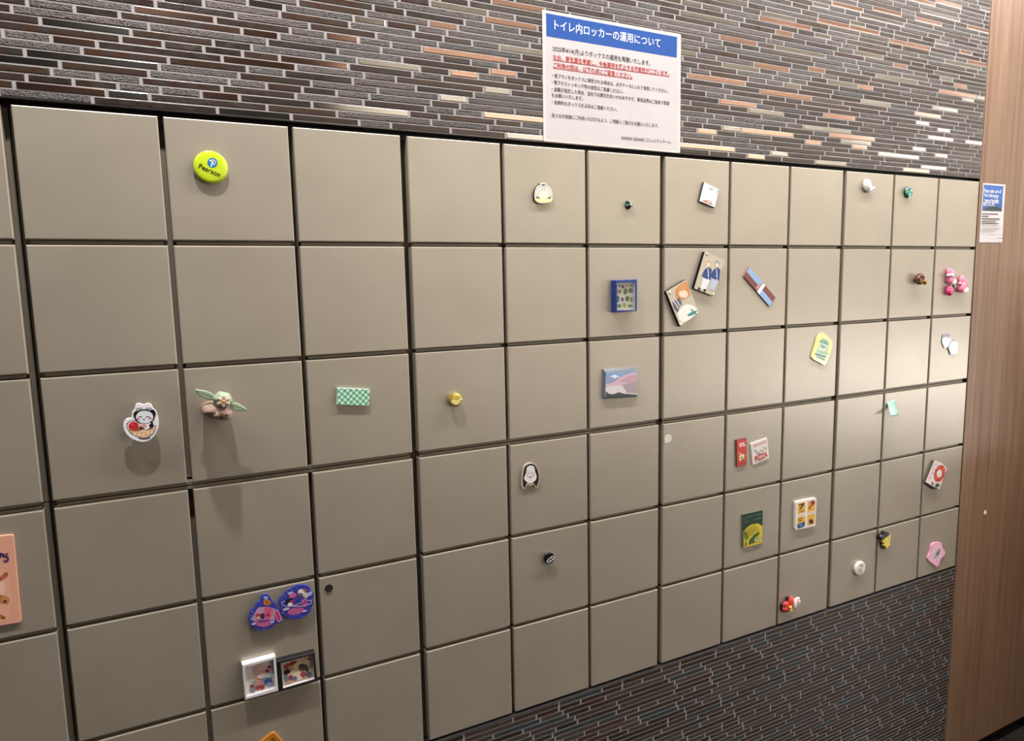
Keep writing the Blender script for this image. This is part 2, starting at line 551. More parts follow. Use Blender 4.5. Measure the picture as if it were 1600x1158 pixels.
LABELS = {
    (0, 0): 'upper champagne locker cabinet cut by the left edge of the photo, without magnets',
    (0, 1): 'lower champagne locker cabinet cut by the left edge, salmon bakery card on a door',
    (1, 0): 'upper champagne locker cabinet with the lime round badge and the green plaid rectangle',
    (1, 1): 'lower champagne locker cabinet with the white and black frames and blue plaques',
    (2, 0): 'upper champagne locker cabinet with the blue box frame and the golden knob',
    (2, 1): 'lower champagne locker cabinet with the white mask face and black round badge',
    (3, 0): 'upper champagne locker cabinet with two clear photo blocks and the yellow tag',
    (3, 1): 'lower champagne locker cabinet with the red and pizza magnets and terraces photo',
    (4, 0): 'upper champagne locker cabinet with two pink rounded magnets, beside the wood wall',
    (4, 1): 'lower champagne locker cabinet with the mint paper slip and flower booklet',
}
first_door = None
for mx in range(5):
    c0 = mx * 3 - 2
    for my in range(2):
        xl, xr = X(colx(c0) - GM / 2), X(colx(c0 + 2) + 1 + GM / 2)
        if mx == 4: xr = X(colx(12) + 1 + .012)
        zt = Z(rowz(1) - .0) if my == 0 else Z(rowz(4) + HM / 2)
        zb = Z(rowz(3) - DH - HM / 2) if my == 0 else Z(rowz(6) - DH - .015)
        root = empty('locker_cabinet', (xl, 0, zb), LABELS[mx, my], 'locker', 'locker cabinets')
        mb = MB(); y0, y1 = .0205, .33; sl = .0008
        a, b, lo, hi = xl + sl, xr - sl, zb + (sl if my == 0 else 0), zt - (sl if my else 0)
        mb.box(a, b, y1, y1 + .004, lo, hi, CARCASS)
        tv = .05 * S
        mb.box(a, a + tv, y0, y1, lo, hi, CARCASS); mb.box(b - tv, b, y0, y1, lo, hi, CARCASS)
        th = (HM / 2 - .006) * S
        if my: mb.box(a + tv, b - tv, .007, y1, hi - th, hi, CARCASS); mb.box(a + tv, b - tv, y0 + .001, y1, lo, lo + .014 * S, CARCASS)
        else: mb.box(a + tv, b - tv, y0 + .001, y1, hi - .04 * S, hi, CARCASS); mb.box(a + tv, b - tv, .007, y1, lo, lo + th, CARCASS)
        xs = [a + tv]
        for i in (0, 1):
            xg = X(colx(c0 + i) + 1 + GI / 2)
            mb.box(xg - .04 * S, xg + .04 * S, y0, y1, lo + .05 * S, hi - .05 * S, CARCASS)
            xs += [xg - .04 * S, xg + .04 * S]
        xs.append(b - tv)
        for i in (0, 1):
            zg = Z(rowz(1 + my * 3 + i) - DH - HI / 2)
            for q in range(3):
                mb.box(xs[2 * q] + .0012, xs[2 * q + 1] - .0012, y0 + .002, y1, zg - .035 * S, zg + .035 * S, CARCASS)
                mb.box(xs[2 * q] + .0012, xs[2 * q + 1] - .0012, .008, y0 + .002, zg - .0145 * S, zg + .0145 * S, CARCASS)
        mb.build('body', root, (xl, 0, zb))
        for i in range(3):
            for j in range(3):
                lx, lz = X(colx(c0 + i)) - xl, Z(rowz(1 + my * 3 + j) - DH) - zb
                if first_door is None:
                    d = first_door = door_mesh().build('door', root, (0, 0, 0), True)
                else:
                    d = first_door.copy(); COL.objects.link(d); d.parent = root
                d.location = (lx, 0, lz)

# ------------------------------------------------------------------ things on the doors


class Thing:
    """one magnet, card or frame: points are read in a crop (x0, y0, scale) of the wall and set at a real depth"""

    def __init__(s, name, label, cat, crop, group=None):
        s.name, s.label, s.cat, s.crop, s.group = name, label, cat, crop, group
        s.root = None; s.layer = 0

    def p(s, x, y, d=0.0): return at(s.crop[0] + x / s.crop[2], s.crop[1] + y / s.crop[2], d)

    def P(s, pts, d=0.0): return [s.p(x, y, d) for x, y in pts]

    def base(s, x, y):
        a = s.p(x, y); s.o = (a[0], 0, a[1])
        s.root = empty(s.name, s.o, s.label, s.cat, s.group); return s

    def part(s, mb, name): return mb.build(name, s.root, s.o)

    def only(s, mb, x, y):
        a = s.p(x, y); o = mb.build(s.name, None, (a[0], 0, a[1])); tag(o, s.label, s.cat, s.group); return o


class Print:
    """flat print: coloured patches stacked hair-thin on a front face at depth d"""

    def __init__(s, th, d): s.t, s.d, s.mb, s.n = th, d, MB(), 0

    def y(s): s.n += 1; return -(s.d + .00004 * s.n)

    def poly(s, pts, c, r=.45, sm=0):
        q = s.t.P(pts, s.d)
        if sm: q = smooth(q, sm)
        s.mb.flat(q, s.y(), mat(c, r)); return s

    def ell(s, x, y, rx, ry, c, rot=0, r=.45, n=20):
        ca, sa = math.cos(rot), math.sin(rot)
        pts = [(x + rx * math.cos(t) * ca - ry * math.sin(t) * sa, y + rx * math.cos(t) * sa + ry * math.sin(t) * ca) for t in (2 * math.pi * i / n for i in range(n))]
        return s.poly(pts, c, r)

    def line(s, pts, wd, c):
        yy = s.y()
        for a, b in zip(pts, pts[1:]):
            v = Vector((b[0] - a[0], b[1] - a[1]))
            if v.length == 0: continue
            v.normalize(); k = Vector((-v.y, v.x)) * wd / 2; e = v * wd * .3
            q = [(a[0] - e.x + k.x, a[1] - e.y + k.y), (b[0] + e.x + k.x, b[1] + e.y + k.y), (b[0] + e.x - k.x, b[1] + e.y - k.y), (a[0] - e.x - k.x, a[1] - e.y - k.y)]
            s.mb.flat(s.t.P(q, s.d), yy, mat(c, .5))
        return s

    def text(s, body, x0, y0, x1, y1, c, bold=0.0, wide=None):
        text_pts(body, s.t.p(x0, y0, s.d), s.t.p(x1, y1, s.d), s.y(), s.mb, mat(c, .5), bold, wide); return s

    def done(s, name='print'): return s.t.part(s.mb, name)


#THINGS
# 1 lime button badge
t = Thing('button_badge', 'domed lime green round badge with blue circle and lettering in the top row', 'badge', (290, 220, 14.475)).base(572, 590)
D = .008
cx, cz = t.p(572, 590, D); r = .137 * S
mb = MB(); LIME = mat('#c3d92f', .22, 0, .6)
mb.grid([circ3 for circ3 in [[(cx + r * k * math.cos(a), -y, cz + r * k * math.sin(a)) for a in (2 * math.pi * i / 48 for i in range(48))]
         for k, y in ((.93, .0022), (.985, .0034), (1, .0048), (.985, .0062), (.93, .0072), (.8, .0078), (.5, .0081), (.15, .0082))]], LIME, True, True, False, True)
t.part(mb, 'badge_face')
mb = MB(); mb.prism(circ(cx, cz, r * .55, 24), 0, -.004, mat('#b8b8b8', .3, .9)); t.part(mb, 'magnet_back')
pr = Print(t, D + .0004)
pr.ell(608, 497, 113, 110, '#1470b8', n=36)
pr.line([(556, 452), (600, 436), (645, 442), (672, 470), (665, 510), (630, 535), (604, 520)], 34, '#eef4f8')
pr.line([(612, 475), (588, 545), (577, 575)], 32, '#eef4f8')
pr.done('emblem')
pr = Print(t, D + .0004); pr.text('Pearson', 285, 610, 765, 822, '#14180c', .012, 1.05); pr.done('lettering')

# 2 white plaque of a panda in a bowl, on a standoff stem
t = Thing('cutout_plaque', 'white die-cut plaque of a panda sitting in a bowl, standing off on a stem', 'magnet', (170, 590, 5.79)).base(290, 410)
D = .015
out = [(245, 240), (280, 232), (315, 244), (345, 232), (382, 240), (400, 275), (430, 308), (442, 350), (450, 380), (452, 430), (440, 480), (412, 530), (378, 562), (340, 580), (290, 583), (240, 570), (190, 545), (150, 500), (132, 450), (135, 400), (165, 370), (203, 360), (210, 310), (232, 285)]
mb = MB(); mb.prism(smooth(t.P(out, D)), -D + .003, -D, mat('#ececf0', .25, 0, .4), .0006); t.part(mb, 'plaque')
mb = MB(); c0 = t.p(290, 430, D); mb.prism(circ(c0[0], c0[1], .009, 20), 0, -D + .003, mat('#6f665c', .5)); t.part(mb, 'stem')
pr = Print(t, D)
BK = '#17161a'
pr.poly([(158, 430), (175, 402), (220, 388), (300, 395), (400, 440), (425, 425), (425, 460), (408, 505), (370, 540), (378, 548), (345, 560), (300, 562), (268, 552), (270, 545), (215, 520), (175, 480)], '#3c3c52', sm=2)
pr.poly([(165, 432), (185, 405), (220, 394), (300, 400), (395, 446), (420, 432), (418, 462), (402, 500), (365, 532), (330, 546), (280, 540), (222, 514), (182, 476)], '#e9ddd0', sm=2)
pr.poly([(178, 470), (250, 488), (330, 486), (420, 445), (416, 466), (400, 500), (365, 530), (330, 544), (280, 538), (222, 512)], '#e0b184')
for q in (235, 275, 315, 355, 390): pr.ell(q, 520 - abs(q - 300) * .12 - (q > 340) * 14, 9, 13, '#efe0cf')
pr.ell(225, 440, 46, 40, '#c22233'); pr.ell(212, 425, 14, 10, '#dd4a52'); pr.ell(250, 465, 44, 16, '#a8452f')
pr.ell(345, 425, 58, 44, BK); pr.ell(335, 428, 48, 40, '#f3f3f5'); pr.ell(385, 435, 22, 18, BK); pr.ell(300, 452, 22, 14, BK); pr.ell(318, 437, 32, 16, '#d99a9a')
pr.ell(325, 352, 92, 66, '#26262c'); pr.ell(248, 330, 24, 30, BK, .5); pr.ell(398, 320, 26, 34, BK, -.4); pr.ell(324, 356, 78, 58, '#dfe2ea')
for ex in (284, 354): pr.line([(ex - 16, 360), (ex, 352), (ex + 16, 358)], 7, BK)
pr.line([(310, 374), (318, 384), (328, 372)], 5, BK); pr.ell(266, 376, 14, 8, '#e0708a'); pr.ell(374, 368, 14, 8, '#e0708a')
for ex in (262, 290, 345, 372): pr.line([(ex - 12, 298), (ex - 4, 276), (ex + 8, 276), (ex + 8, 292)], 6, BK)
pr.done()

# 3 sprouting bud wrapped in cloth (projecting ornament)
t = Thing('sprout_ornament', 'pale green flowering bud with two leaves in a beige wrap, casting a long shadow', 'magnet', (170, 590, 5.79)).base(1020, 260)
D = .036
GRN = mat('#93a68c', .6); SEP = mat('#c7aaa0', .65); PINK = mat('#a88d80', .7); VEIN = mat('#77876c', .6)
c1 = t.p(1030, 200, D)
mb = MB(); mb.lump((c1[0], -D + .001, c1[1]), (.0135, .017, .0115), GRN, 22, 12, -.3, lambda x, y, z: 1 + .06 * math.cos(6 * math.atan2(z, x))); t.part(mb, 'bud')
for k in range(6):
    a = k * math.pi / 3 + .4
    mb = MB(); mb.lump((c1[0] + .0055 * math.cos(a), -D - .0165, c1[1] + .0048 * math.sin(a)), (.0048, .0022, .0028), SEP, 12, 8, a); t.part(mb, 'petal')
mb = MB(); mb.lump((c1[0], -D - .0175, c1[1]), (.0024, .002, .0024), mat('#c9a34a', .6), 12, 8); t.part(mb, 'flower_centre')
for o1, v1 in (([(780, 110), (820, 112), (880, 122), (945, 150), (960, 185), (930, 205), (870, 195), (815, 160)], [(782, 112), (850, 145), (950, 180)]),
               ([(1256, 293), (1215, 262), (1160, 232), (1110, 232), (1095, 262), (1125, 292), (1175, 304), (1220, 302)], [(1254, 292), (1190, 272), (1105, 255)])):
    mb = MB(); mb.prism(smooth(t.P(o1, D - .004), 2), -D + .008, -D + .004, GRN, .0012); lf = t.part(mb, 'leaf')
    yy = t.P(v1, D - .004); mb = MB()
    for p, q2 in zip(yy, yy[1:]): mb.flat([(p[0], p[1] - .0005), (q2[0], q2[1] - .0005), (q2[0], q2[1] + .0005), (p[0], p[1] + .0005)], -D + .00385, VEIN)
    mv = mb.build('leaf_vein', lf, t.o)
c2 = t.p(985, 315, D)
mb = MB(); mb.lump((c2[0], -D * .55, c2[1]), (.0225, D * .56 + .006, .0125), PINK, 28, 14, -.28, lambda x, y, z: 1 + .09 * math.sin(9 * x - 5 * z) * abs(y)); t.part(mb, 'cloth_wrap')
c3 = t.p(1050, 335, D)
mb = MB(); mb.lump((c3[0], -D * .6, c3[1]), (.0125, D * .6 + .004, .0095), PINK, 20, 12, 0, lambda x, y, z: 1 + .06 * math.sin(12 * z)); t.part(mb, 'cloth_fold')

# 4 green plaid block
t = Thing('plaid_block', 'small green and white plaid rectangular block, in the third row of doors', 'magnet', (500, 580, 6.4)).base(333, 258)
D = .005
q = t.P([(178, 170), (500, 185), (488, 345), (168, 332)], D)
mb = MB(); mb.prism(q, 0, -D + .001, mat('#cfd8d2', .6)); t.part(mb, 'foam_block')
mb = MB(); mb.prism(q, -D + .001, -D, plaid_material()); t.part(mb, 'plaid_liner')

# 5 golden clear knob
t = Thing('disc_magnet', 'small round golden glassy disc on a stem casting an oval shadow', 'magnet', (500, 580, 6.4)).base(1358, 290)
D = .011
c0 = t.p(1358, 290, D); GOLD = mat('#c9b84e', .12, .5, .8)
mb = MB(); r = .0118
mb.grid([[(c0[0] + r * k * math.cos(a), -y, c0[1] + r * k * math.sin(a)) for a in (2 * math.pi * i / 28 for i in range(28))] for k, y in ((.86, 0), (.9, .002), (.8, .0045), (.95, .0065), (1, .008), (1, .0105))], mat('#b5a04a', .15, .5, .5), True, True, True, False)
t.part(mb, 'knob_body')
mb = MB(); mb.grid([[(c0[0] + r * k * math.cos(a), -y, c0[1] + r * k * math.sin(a)) for a in (2 * math.pi * i / 28 for i in range(28))] for k, y in ((1, .0105), (.92, .0115), (.5, .0112))], GOLD, True, True, False, True); t.part(mb, 'knob_face')
pr = Print(t, .0113)
pr.poly([(1298, 300), (1330, 285), (1375, 290), (1420, 270), (1415, 320), (1380, 350), (1330, 345)], '#ded28a')
for a, b in ((1360, 288), (1380, 328), (1325, 240), (1340, 325), (1395, 255)): pr.ell(a, b, 9, 7, '#c39a55')
pr.done('knob_pattern')

# 6 cream flask shaped pin
t = Thing('flask_badge', 'small cream and lavender flask-shaped pin, in the top row of doors', 'badge', (820, 275, 23.17)).base(670, 640)
D = .0055
out = [(350, 700), (365, 560), (420, 420), (500, 345), (555, 320), (575, 255), (765, 255), (785, 330), (870, 370), (950, 470), (990, 600), (1000, 760), (985, 900), (920, 960), (760, 1000), (580, 1000), (440, 955), (375, 870)]
mb = MB(); mb.prism(smooth(t.P(out, D), 3), 0, -D + .0006, mat('#15130f', .4)); t.part(mb, 'backing')
mb = MB(); mb.prism(smooth(t.P(out, D), 3), -D + .0006, -D, mat('#efe9c9', .3, 0, .5), .0003); t.part(mb, 'face_plate')
pr = Print(t, D)
pr.ell(670, 640, 292, 290, '#8b8393', n=30); pr.ell(670, 645, 275, 272, '#e2dce4', n=30)
pr.poly([(590, 295), (755, 295), (745, 420), (735, 520), (610, 520), (600, 420)], '#cdc4cf'); pr.poly([(590, 290), (755, 290), (757, 325), (700, 330), (670, 380), (640, 330), (590, 330)], '#5d5468')
pr.ell(675, 680, 200, 195, '#a59a90', n=30); pr.ell(675, 685, 188, 182, '#f0e2cd', n=30)
pr.poly([(395, 735), (500, 760), (555, 810), (430, 830)], '#6d645a'); pr.poly([(955, 740), (870, 770), (810, 825), (935, 835)], '#6d645a')
pr.poly([(420, 810), (680, 850), (950, 820), (960, 900), (900, 945), (740, 975), (580, 975), (450, 930), (405, 870)], '#ece4a9')
pr.done()

# 7 dark green star gem
t = Thing('star_gem', 'tiny faceted dark green star gem, in the top row of doors', 'magnet', (820, 270, 8)).base(1305, 400)
D = .01
c0 = t.p(1308, 400, D * .5); GEM = mat('#123f38', .12, .2, .8)
mb = MB()
ring = [(c0[0] + .0085 * (1 if i % 2 else .66) * math.cos(i * math.pi / 5 + .3), c0[1] + .0085 * (1 if i % 2 else .66) * math.sin(i * math.pi / 5 + .3)) for i in range(10)]
mb.grid([[(x, 0, z) for x, z in ring], [(x, -.005, z) for x, z in ring], [(c0[0] + (x - c0[0]) * .45, -.009, c0[1] + (z - c0[1]) * .45) for x, z in ring]], GEM, True, False, True, True)
o = t.part(mb, 'gem')
mb = MB(); mb.prism(circ(c0[0], c0[1], .0018, 8), -.009, -.0105, mat('#dfe8e4', .2, .8)); t.part(mb, 'rivet')

# 8 white square magnet
t = Thing('square_magnet', 'small tilted glossy white square magnet, in the top row of doors', 'magnet', (1020, 260, 4.29)).base(380, 190)
D = .006
q = t.P([(347, 106), (445, 155), (415, 276), (316, 234)], D)
mb = MB(); mb.prism(offset(ccw(q), .0004), 0, -D + .0015, mat('#33302f', .5)); t.part(mb, 'magnet_base')
mb = MB(); mb.prism(q, -D + .0015, -D, mat('#eef2f0', .12, 0, .6), .0006); t.part(mb, 'face_plate')
pr = Print(t, D)
pr.poly([(328, 232), (350, 224), (372, 226), (392, 238), (404, 262), (370, 252)], '#b08f82'); pr.ell(372, 240, 10, 8, '#d8b8a8'); pr.poly([(368, 140), (390, 150), (410, 152), (400, 158), (384, 156)], '#6f7775'); pr.poly([(425, 150), (442, 158), (430, 200)], '#a9c9bf')
pr.done()

# 9 blue box frame
def frame_ring(mb, outer, inner, yb, yf, yi, m, mi):
    outer, inner = ccw(outer), ccw(inner)
    n = len(outer); b = .0008
    oi = offset(outer, -b)
    mb.grid([[(x, yb, z) for x, z in outer], [(x, yf + b, z) for x, z in outer], [(x, yf, z) for x, z in oi], [(x, yf, z) for x, z in inner]], m, True, False)
    mb.grid([[(x, yf, z) for x, z in inner], [(x, yi, z) for x, z in inner]], mi, True, False)
    mb.face([(x, yb, z) for x, z in outer], m)


t = Thing('box_frame', 'deep blue box frame with a print of green plants, in the second row of doors', 'picture frame', (920, 410, 11.58)).base(680, 610)
D = .0145
BLU = mat('#21387c', .5)
O4 = t.P([(485, 325), (880, 305), (875, 880), (490, 910)], D); I4 = t.P([(512, 372), (832, 362), (832, 862), (515, 866)], D)
mb = MB(); frame_ring(mb, O4, I4, 0, -D, -.006, BLU, mat('#dcd9d4', .5)); t.part(mb, 'frame')
mb = MB(); mb.flat(offset(ccw(I4), .0001), -.006, mat('#eae7dc', .5)); t.part(mb, 'backing_card')
t.crop = (920 - .4, 410 + .2, 11.58)
pr = Print(t, .006)
for a, b, rx, ry, c in ((560, 425, 22, 24, '#5a6a72'), (622, 440, 30, 34, '#5d6472'), (690, 425, 14, 14, '#6b7a6a'), (765, 415, 22, 14, '#6b6f72'), (560, 525, 42, 44, '#96a468'), (668, 525, 38, 58, '#77794c'), (758, 512, 40, 46, '#7d8488'), (535, 660, 24, 66, '#5d7466'), (612, 668, 24, 40, '#4f5288'), (702, 655, 40, 50, '#64774c'), (775, 670, 20, 52, '#8fa06c'), (555, 785, 36, 34, '#62786a'), (645, 770, 40, 46, '#b3b676'), (752, 785, 46, 26, '#75876f')):
    pr.ell(a - 18, b, rx, ry, c); pr.line([(a - 18, b - ry * .8), (a - 18, b + ry * .8)], 5, '#3f4f3c')
pr.done('plant_print')
t.crop = (920, 410, 11.58)
mb = MB(); mb.flat(offset(ccw(I4), -.0001), -.0132, mat('#ffffff', .02, 0, 0, 1.0)); t.part(mb, 'glazing')

# 10 glossy landscape photo magnet
t = Thing('photo_magnet', 'glossy silver-edged photo magnet of a snowy mountain over pink blossom', 'magnet', (920, 560, 14.48)).base(700, 560)
D = .0065
O4 = t.P([(322, 242), (1108, 198), (1095, 875), (303, 922)], D * .3); I4 = t.P([(385, 318), (1082, 308), (1082, 838), (372, 884)], D)
mb = MB(); o1 = ccw(O4); i1 = ccw(I4)
mb.grid([[(x, 0, z) for x, z in o1], [(x, -.002, z) for x, z in o1], [(x, -D, z) for x, z in i1]], mat('#a9b3c2', .12, .7), True, False, True, True); t.part(mb, 'metal_rim')
pr = Print(t, D)
A = lambda pts, c, sm=0: pr.poly(pts, c, .12, sm)
A([(385, 318), (1082, 308), (1082, 838), (372, 884)], '#a8b7d6'); A([(385, 318), (1082, 308), (1082, 420), (385, 470)], '#86a6cf')
A([(390, 480), (560, 372), (600, 370), (740, 450), (760, 520), (390, 580)], '#8d9cc2'); A([(480, 425), (560, 372), (600, 370), (700, 430), (640, 420), (590, 460), (550, 430)], '#e9eaf0')
A([(378, 600), (560, 545), (700, 430), (880, 350), (1082, 320), (1082, 640), (800, 640), (378, 660)], '#d3b4c4'); A([(700, 520), (900, 400), (1082, 360), (1082, 520), (850, 560)], '#c79fb0')
A([(372, 660), (600, 618), (760, 620), (850, 770), (1082, 760), (1082, 838), (372, 884)], '#d7d3d2'); A([(760, 600), (1082, 520), (1082, 800), (860, 780)], '#a99ba6')
A([(372, 884), (385, 740), (450, 800), (560, 810), (680, 765), (800, 800), (1082, 820), (1082, 838)], '#4a4f58')
pr.done()

# 11, 12 clear acrylic photo blocks
ACR = mat('#f4f6f6', .03, 0, 0, 1.0)
t = Thing('acrylic_block', 'tilted clear acrylic photo block with an orange and teal print, left of the two', 'magnet', (1020, 260, 4.29), 'clear acrylic photo blocks').base(200, 915)
q = t.P([(90, 840), (222, 760), (308, 975), (185, 1075)], .008); qb = t.P([(90, 840), (222, 760), (308, 975), (185, 1075)], .008)
mb = MB(); mb.prism(offset(ccw(qb), -.0001), 0, -.0068, ACR, .0004); t.part(mb, 'back_slab')
mb = MB(); mb.prism(qb, -.0072, -.008, mat('#c4bba9', .25, 0, .8)); t.part(mb, 'photo_card')
pr = Print(t, .008)
pr.poly([(150, 830), (222, 770), (250, 850), (235, 880), (170, 900)], '#c98a52', sm=2); pr.ell(205, 855, 32, 26, '#ecd5c2', .3); pr.poly([(160, 812), (215, 775), (238, 815), (190, 838)], '#d0925c')
pr.poly([(130, 910), (180, 878), (195, 920), (165, 980), (140, 950)], '#5b6072'); pr.line([(140, 905), (175, 955)], 6, '#dcdce2'); pr.line([(155, 895), (185, 940)], 6, '#dcdce2')
pr.poly([(165, 985), (220, 925), (280, 940), (295, 985), (200, 1050)], '#f0ece4', sm=2)
pr.poly([(230, 995), (262, 975), (298, 965), (292, 985), (258, 1000), (235, 1005)], '#2c8d8f'); pr.line([(258, 960), (285, 985)], 9, '#2c8d8f')
pr.done()
for a, b in ((115, 846), (296, 984), (186, 1060)):
    mb = MB(); e = t.p(a, b, .008); mb.lump((e[0], -.008, e[1]), (.003, .0016, .003), mat('#f0efec', .15, .5), 12, 6); t.part(mb, 'corner_screw')
t = Thing('acrylic_block', 'clear acrylic photo block with two figures in navy tops, right of the two', 'magnet', (1020, 260, 4.29), 'clear acrylic photo blocks').base(380, 720)
qb = t.P([(350, 572), (483, 632), (408, 870), (278, 818)], .008)
mb = MB(); mb.prism(offset(ccw(qb), -.0001), 0, -.0068, ACR, .0004); t.part(mb, 'back_slab')
mb = MB(); mb.prism(qb, -.0072, -.008, mat('#bfb6a4', .25, 0, .8)); t.part(mb, 'photo_card')
pr = Print(t, .008)
for a, b, h in ((375, 652, '#c9a592'), (432, 655, '#9c9aa0')):
    pr.ell(a, b, 19, 24, h); pr.ell(a - 2, b + 8, 12, 15, '#e8cdbd')
    pr.poly([(a - 28, b + 40), (a, b + 22), (a + 20, b + 38), (a + 12, b + 110), (a - 6, b + 118), (a - 48, b + 82)], '#1f3a78')
    pr.line([(a - 5, b + 35), (a - 2, b + 110)], 6, '#cdd3e2'); pr.line([(a - 30, b + 70), (a - 2, b + 95)], 6, '#3457a2')
    pr.poly([(a - 38, b + 95), (a + 8, b + 112), (a - 24, b + 180), (a - 58, b + 165)], '#e3e3e8' if a < 400 else '#b9bfd6')
for a, b in ((310, 822), (348, 832)): pr.poly([(a - 6, b - 12), (a + 8, b - 8), (a + 4, b + 10), (a - 10, b + 6)], '#17171b')
pr.done()
for a, b in ((362, 586), (405, 858)):
    mb = MB(); e = t.p(a, b, .008); mb.lump((e[0], -.008, e[1]), (.003, .0016, .003), mat('#f0efec', .15, .5), 12, 6); t.part(mb, 'corner_screw')

# 13 striped strip
t = Thing('striped_strip', 'slanted blue and brown striped strip with a white band, in the second row of doors', 'magnet', (1020, 260, 4.29)).base(715, 805)
D = .003
q = [(650, 675), (823, 880), (782, 938), (610, 738)]
mb = MB(); mb.prism(t.P(q, D), 0, -D, mat('#8f5a52', .4), .0003); t.part(mb, 'strip')
pr = Print(t, D); f = lambda u, v: lerp2(q, u, v)
pr.poly([f(0, 0), f(.5, 0), f(.5, .5), f(0, .5)], '#8fb1dc'); pr.poly([f(0, .5), f(.5, .5), f(.5, 1), f(0, 1)], '#77423c')
pr.poly([f(.5, 0), f(1, 0), f(1, .5), f(.5, .5)], '#77423c'); pr.poly([f(.5, .5), f(1, .5), f(1, 1), f(.5, 1)], '#8fb1dc')
pr.poly([f(.52, 0), f(.6, 0), f(.6, 1), f(.52, 1)], '#f2f2f2'); pr.poly([f(.42, .35), f(.52, .35), f(.52, .85), f(.42, .85)], '#b98d92')
pr.done('stripes')

# 14 clear mask face
t = Thing('mask_magnet', 'white smiling mask face with long black hair on clear acrylic', 'magnet', (790, 710, 6.09)).base(240, 200)
D = .004
hair = [(170, 128), (195, 98), (240, 82), (285, 98), (315, 150), (327, 210), (322, 265), (302, 316), (275, 310), (270, 290), (235, 288), (200, 300), (185, 326), (158, 325), (152, 275), (158, 205)]
mb = MB(); mb.prism(smooth(t.P(hair, D), 3), 0, -D, mat('#b4aa98', .1, 0, .6), .0004); t.part(mb, 'acrylic_plate')
pr = Print(t, D)
pr.poly([(180, 130), (205, 102), (240, 90), (278, 104), (305, 152), (316, 210), (311, 260), (295, 304), (285, 300), (262, 270), (205, 270), (192, 300), (180, 318), (166, 300), (165, 210)], '#101010', sm=2)
pr.poly([(205, 122), (240, 106), (272, 120), (280, 165), (295, 205), (285, 245), (238, 276), (195, 258), (176, 225), (194, 180)], '#e2dfe2', sm=3)
pr.poly([(225, 268), (240, 276), (258, 268), (262, 300), (215, 300)], '#9c9282')
for a in (216, 256): pr.line([(a - 9, 184 - (a - 236) * .1), (a, 179 - (a - 236) * .1), (a + 9, 184 - (a - 236) * .1)], 4, '#222'); 
for a in (218, 250): pr.ell(a, 168, 6, 3, '#555')
pr.ell(203, 206, 6, 6, '#b06a72'); pr.ell(267, 196, 6, 6, '#b06a72'); pr.line([(218, 212), (235, 220), (252, 211)], 5, '#a43a44'); pr.line([(236, 190), (232, 204), (238, 205)], 3, '#999')
pr.done()

# 15 black round badge
t = Thing('round_badge', 'small black round badge with a white mark, in the fifth row of doors', 'badge', (790, 710, 6.09)).base(418, 990)
D = .009
c0 = t.p(418, 992, D)
mb = MB(); mb.grid([[(c0[0] + .0113 * k * math.cos(a), -y, c0[1] + .0113 * k * math.sin(a)) for a in (2 * math.pi * i / 32 for i in range(32))] for k, y in ((.7, 0), (.75, .004), (1, .006), (1, .0075), (.93, .009))], mat('#17171a', .25, .2, .5), True, True, True, True); t.part(mb, 'badge_body')
pr = Print(t, D)
pr.line([(392, 1020), (412, 995), (425, 985), (445, 968), (462, 978), (450, 1000), (415, 1030), (395, 1024)], 7, '#e8e8e8'); pr.line([(405, 1005), (430, 1012)], 5, '#e8e8e8'); pr.line([(428, 984), (446, 998)], 5, '#e8e8e8')
pr.done('white_mark')

# 16 blank round paper sticker
t = Thing('round_sticker', 'tiny off-white round paper sticker at a door corner, in the fourth row of doors', 'sticker', (1020, 660, 8))
mb = MB(); mb.prism(t.P([(150, 195), (165, 165), (190, 152), (222, 154), (238, 178), (236, 215), (222, 240), (190, 256), (158, 264), (148, 235)], .0006), 0, -.0006, mat('#d9d2c6', .8)); t.only(mb, 193, 208)

# 17 red tall magnet
t = Thing('red_magnet', 'tall red rectangular magnet with white lettering and a yellow block', 'magnet', (1135, 675, 19.3)).base(455, 620)
D = .0035
q = [(300, 243), (604, 182), (612, 995), (318, 1060)]
mb = MB(); mb.prism(t.P(q, D), 0, -D, mat('#6e3a31', .5), .0002); t.part(mb, 'plate')
pr = Print(t, D); f = lambda u, v: lerp2([(328, 255), (592, 200), (600, 978), (338, 1035)], u, v)
pr.poly([f(0, 0), f(1, 0), f(1, 1), f(0, 1)], '#c8403c'); pr.poly([f(.08, .88), f(.92, .86), f(.9, .96), f(.1, .97)], '#a9302e')
for u0, u1, v, hh in ((.24, .4, .13, .08), (.42, .55, .13, .07), (.58, .8, .13, .07), (.2, .36, .22, .05), (.38, .56, .22, .05), (.6, .92, .22, .05)):
    pr.poly([f(u0, v), f(u1, v - .01), f(u1, v + hh), f(u0, v + hh)], '#f0c9cc')
pr.poly([f(.2, .5), f(.3, .49), f(.4, .55), f(.24, .56)], '#f0c4c8')
pr.poly([f(.2, .6), f(.62, .56), f(.78, .62), f(.74, .74), (f(.3, .84)), f(.2, .78)], '#ead99a'); pr.poly([f(.34, .79), f(.74, .73), f(.7, .79), f(.34, .85)], '#8a5a2c'); pr.ell(*f(.45, .7), 40, 36, '#8a9a4a')
pr.done()

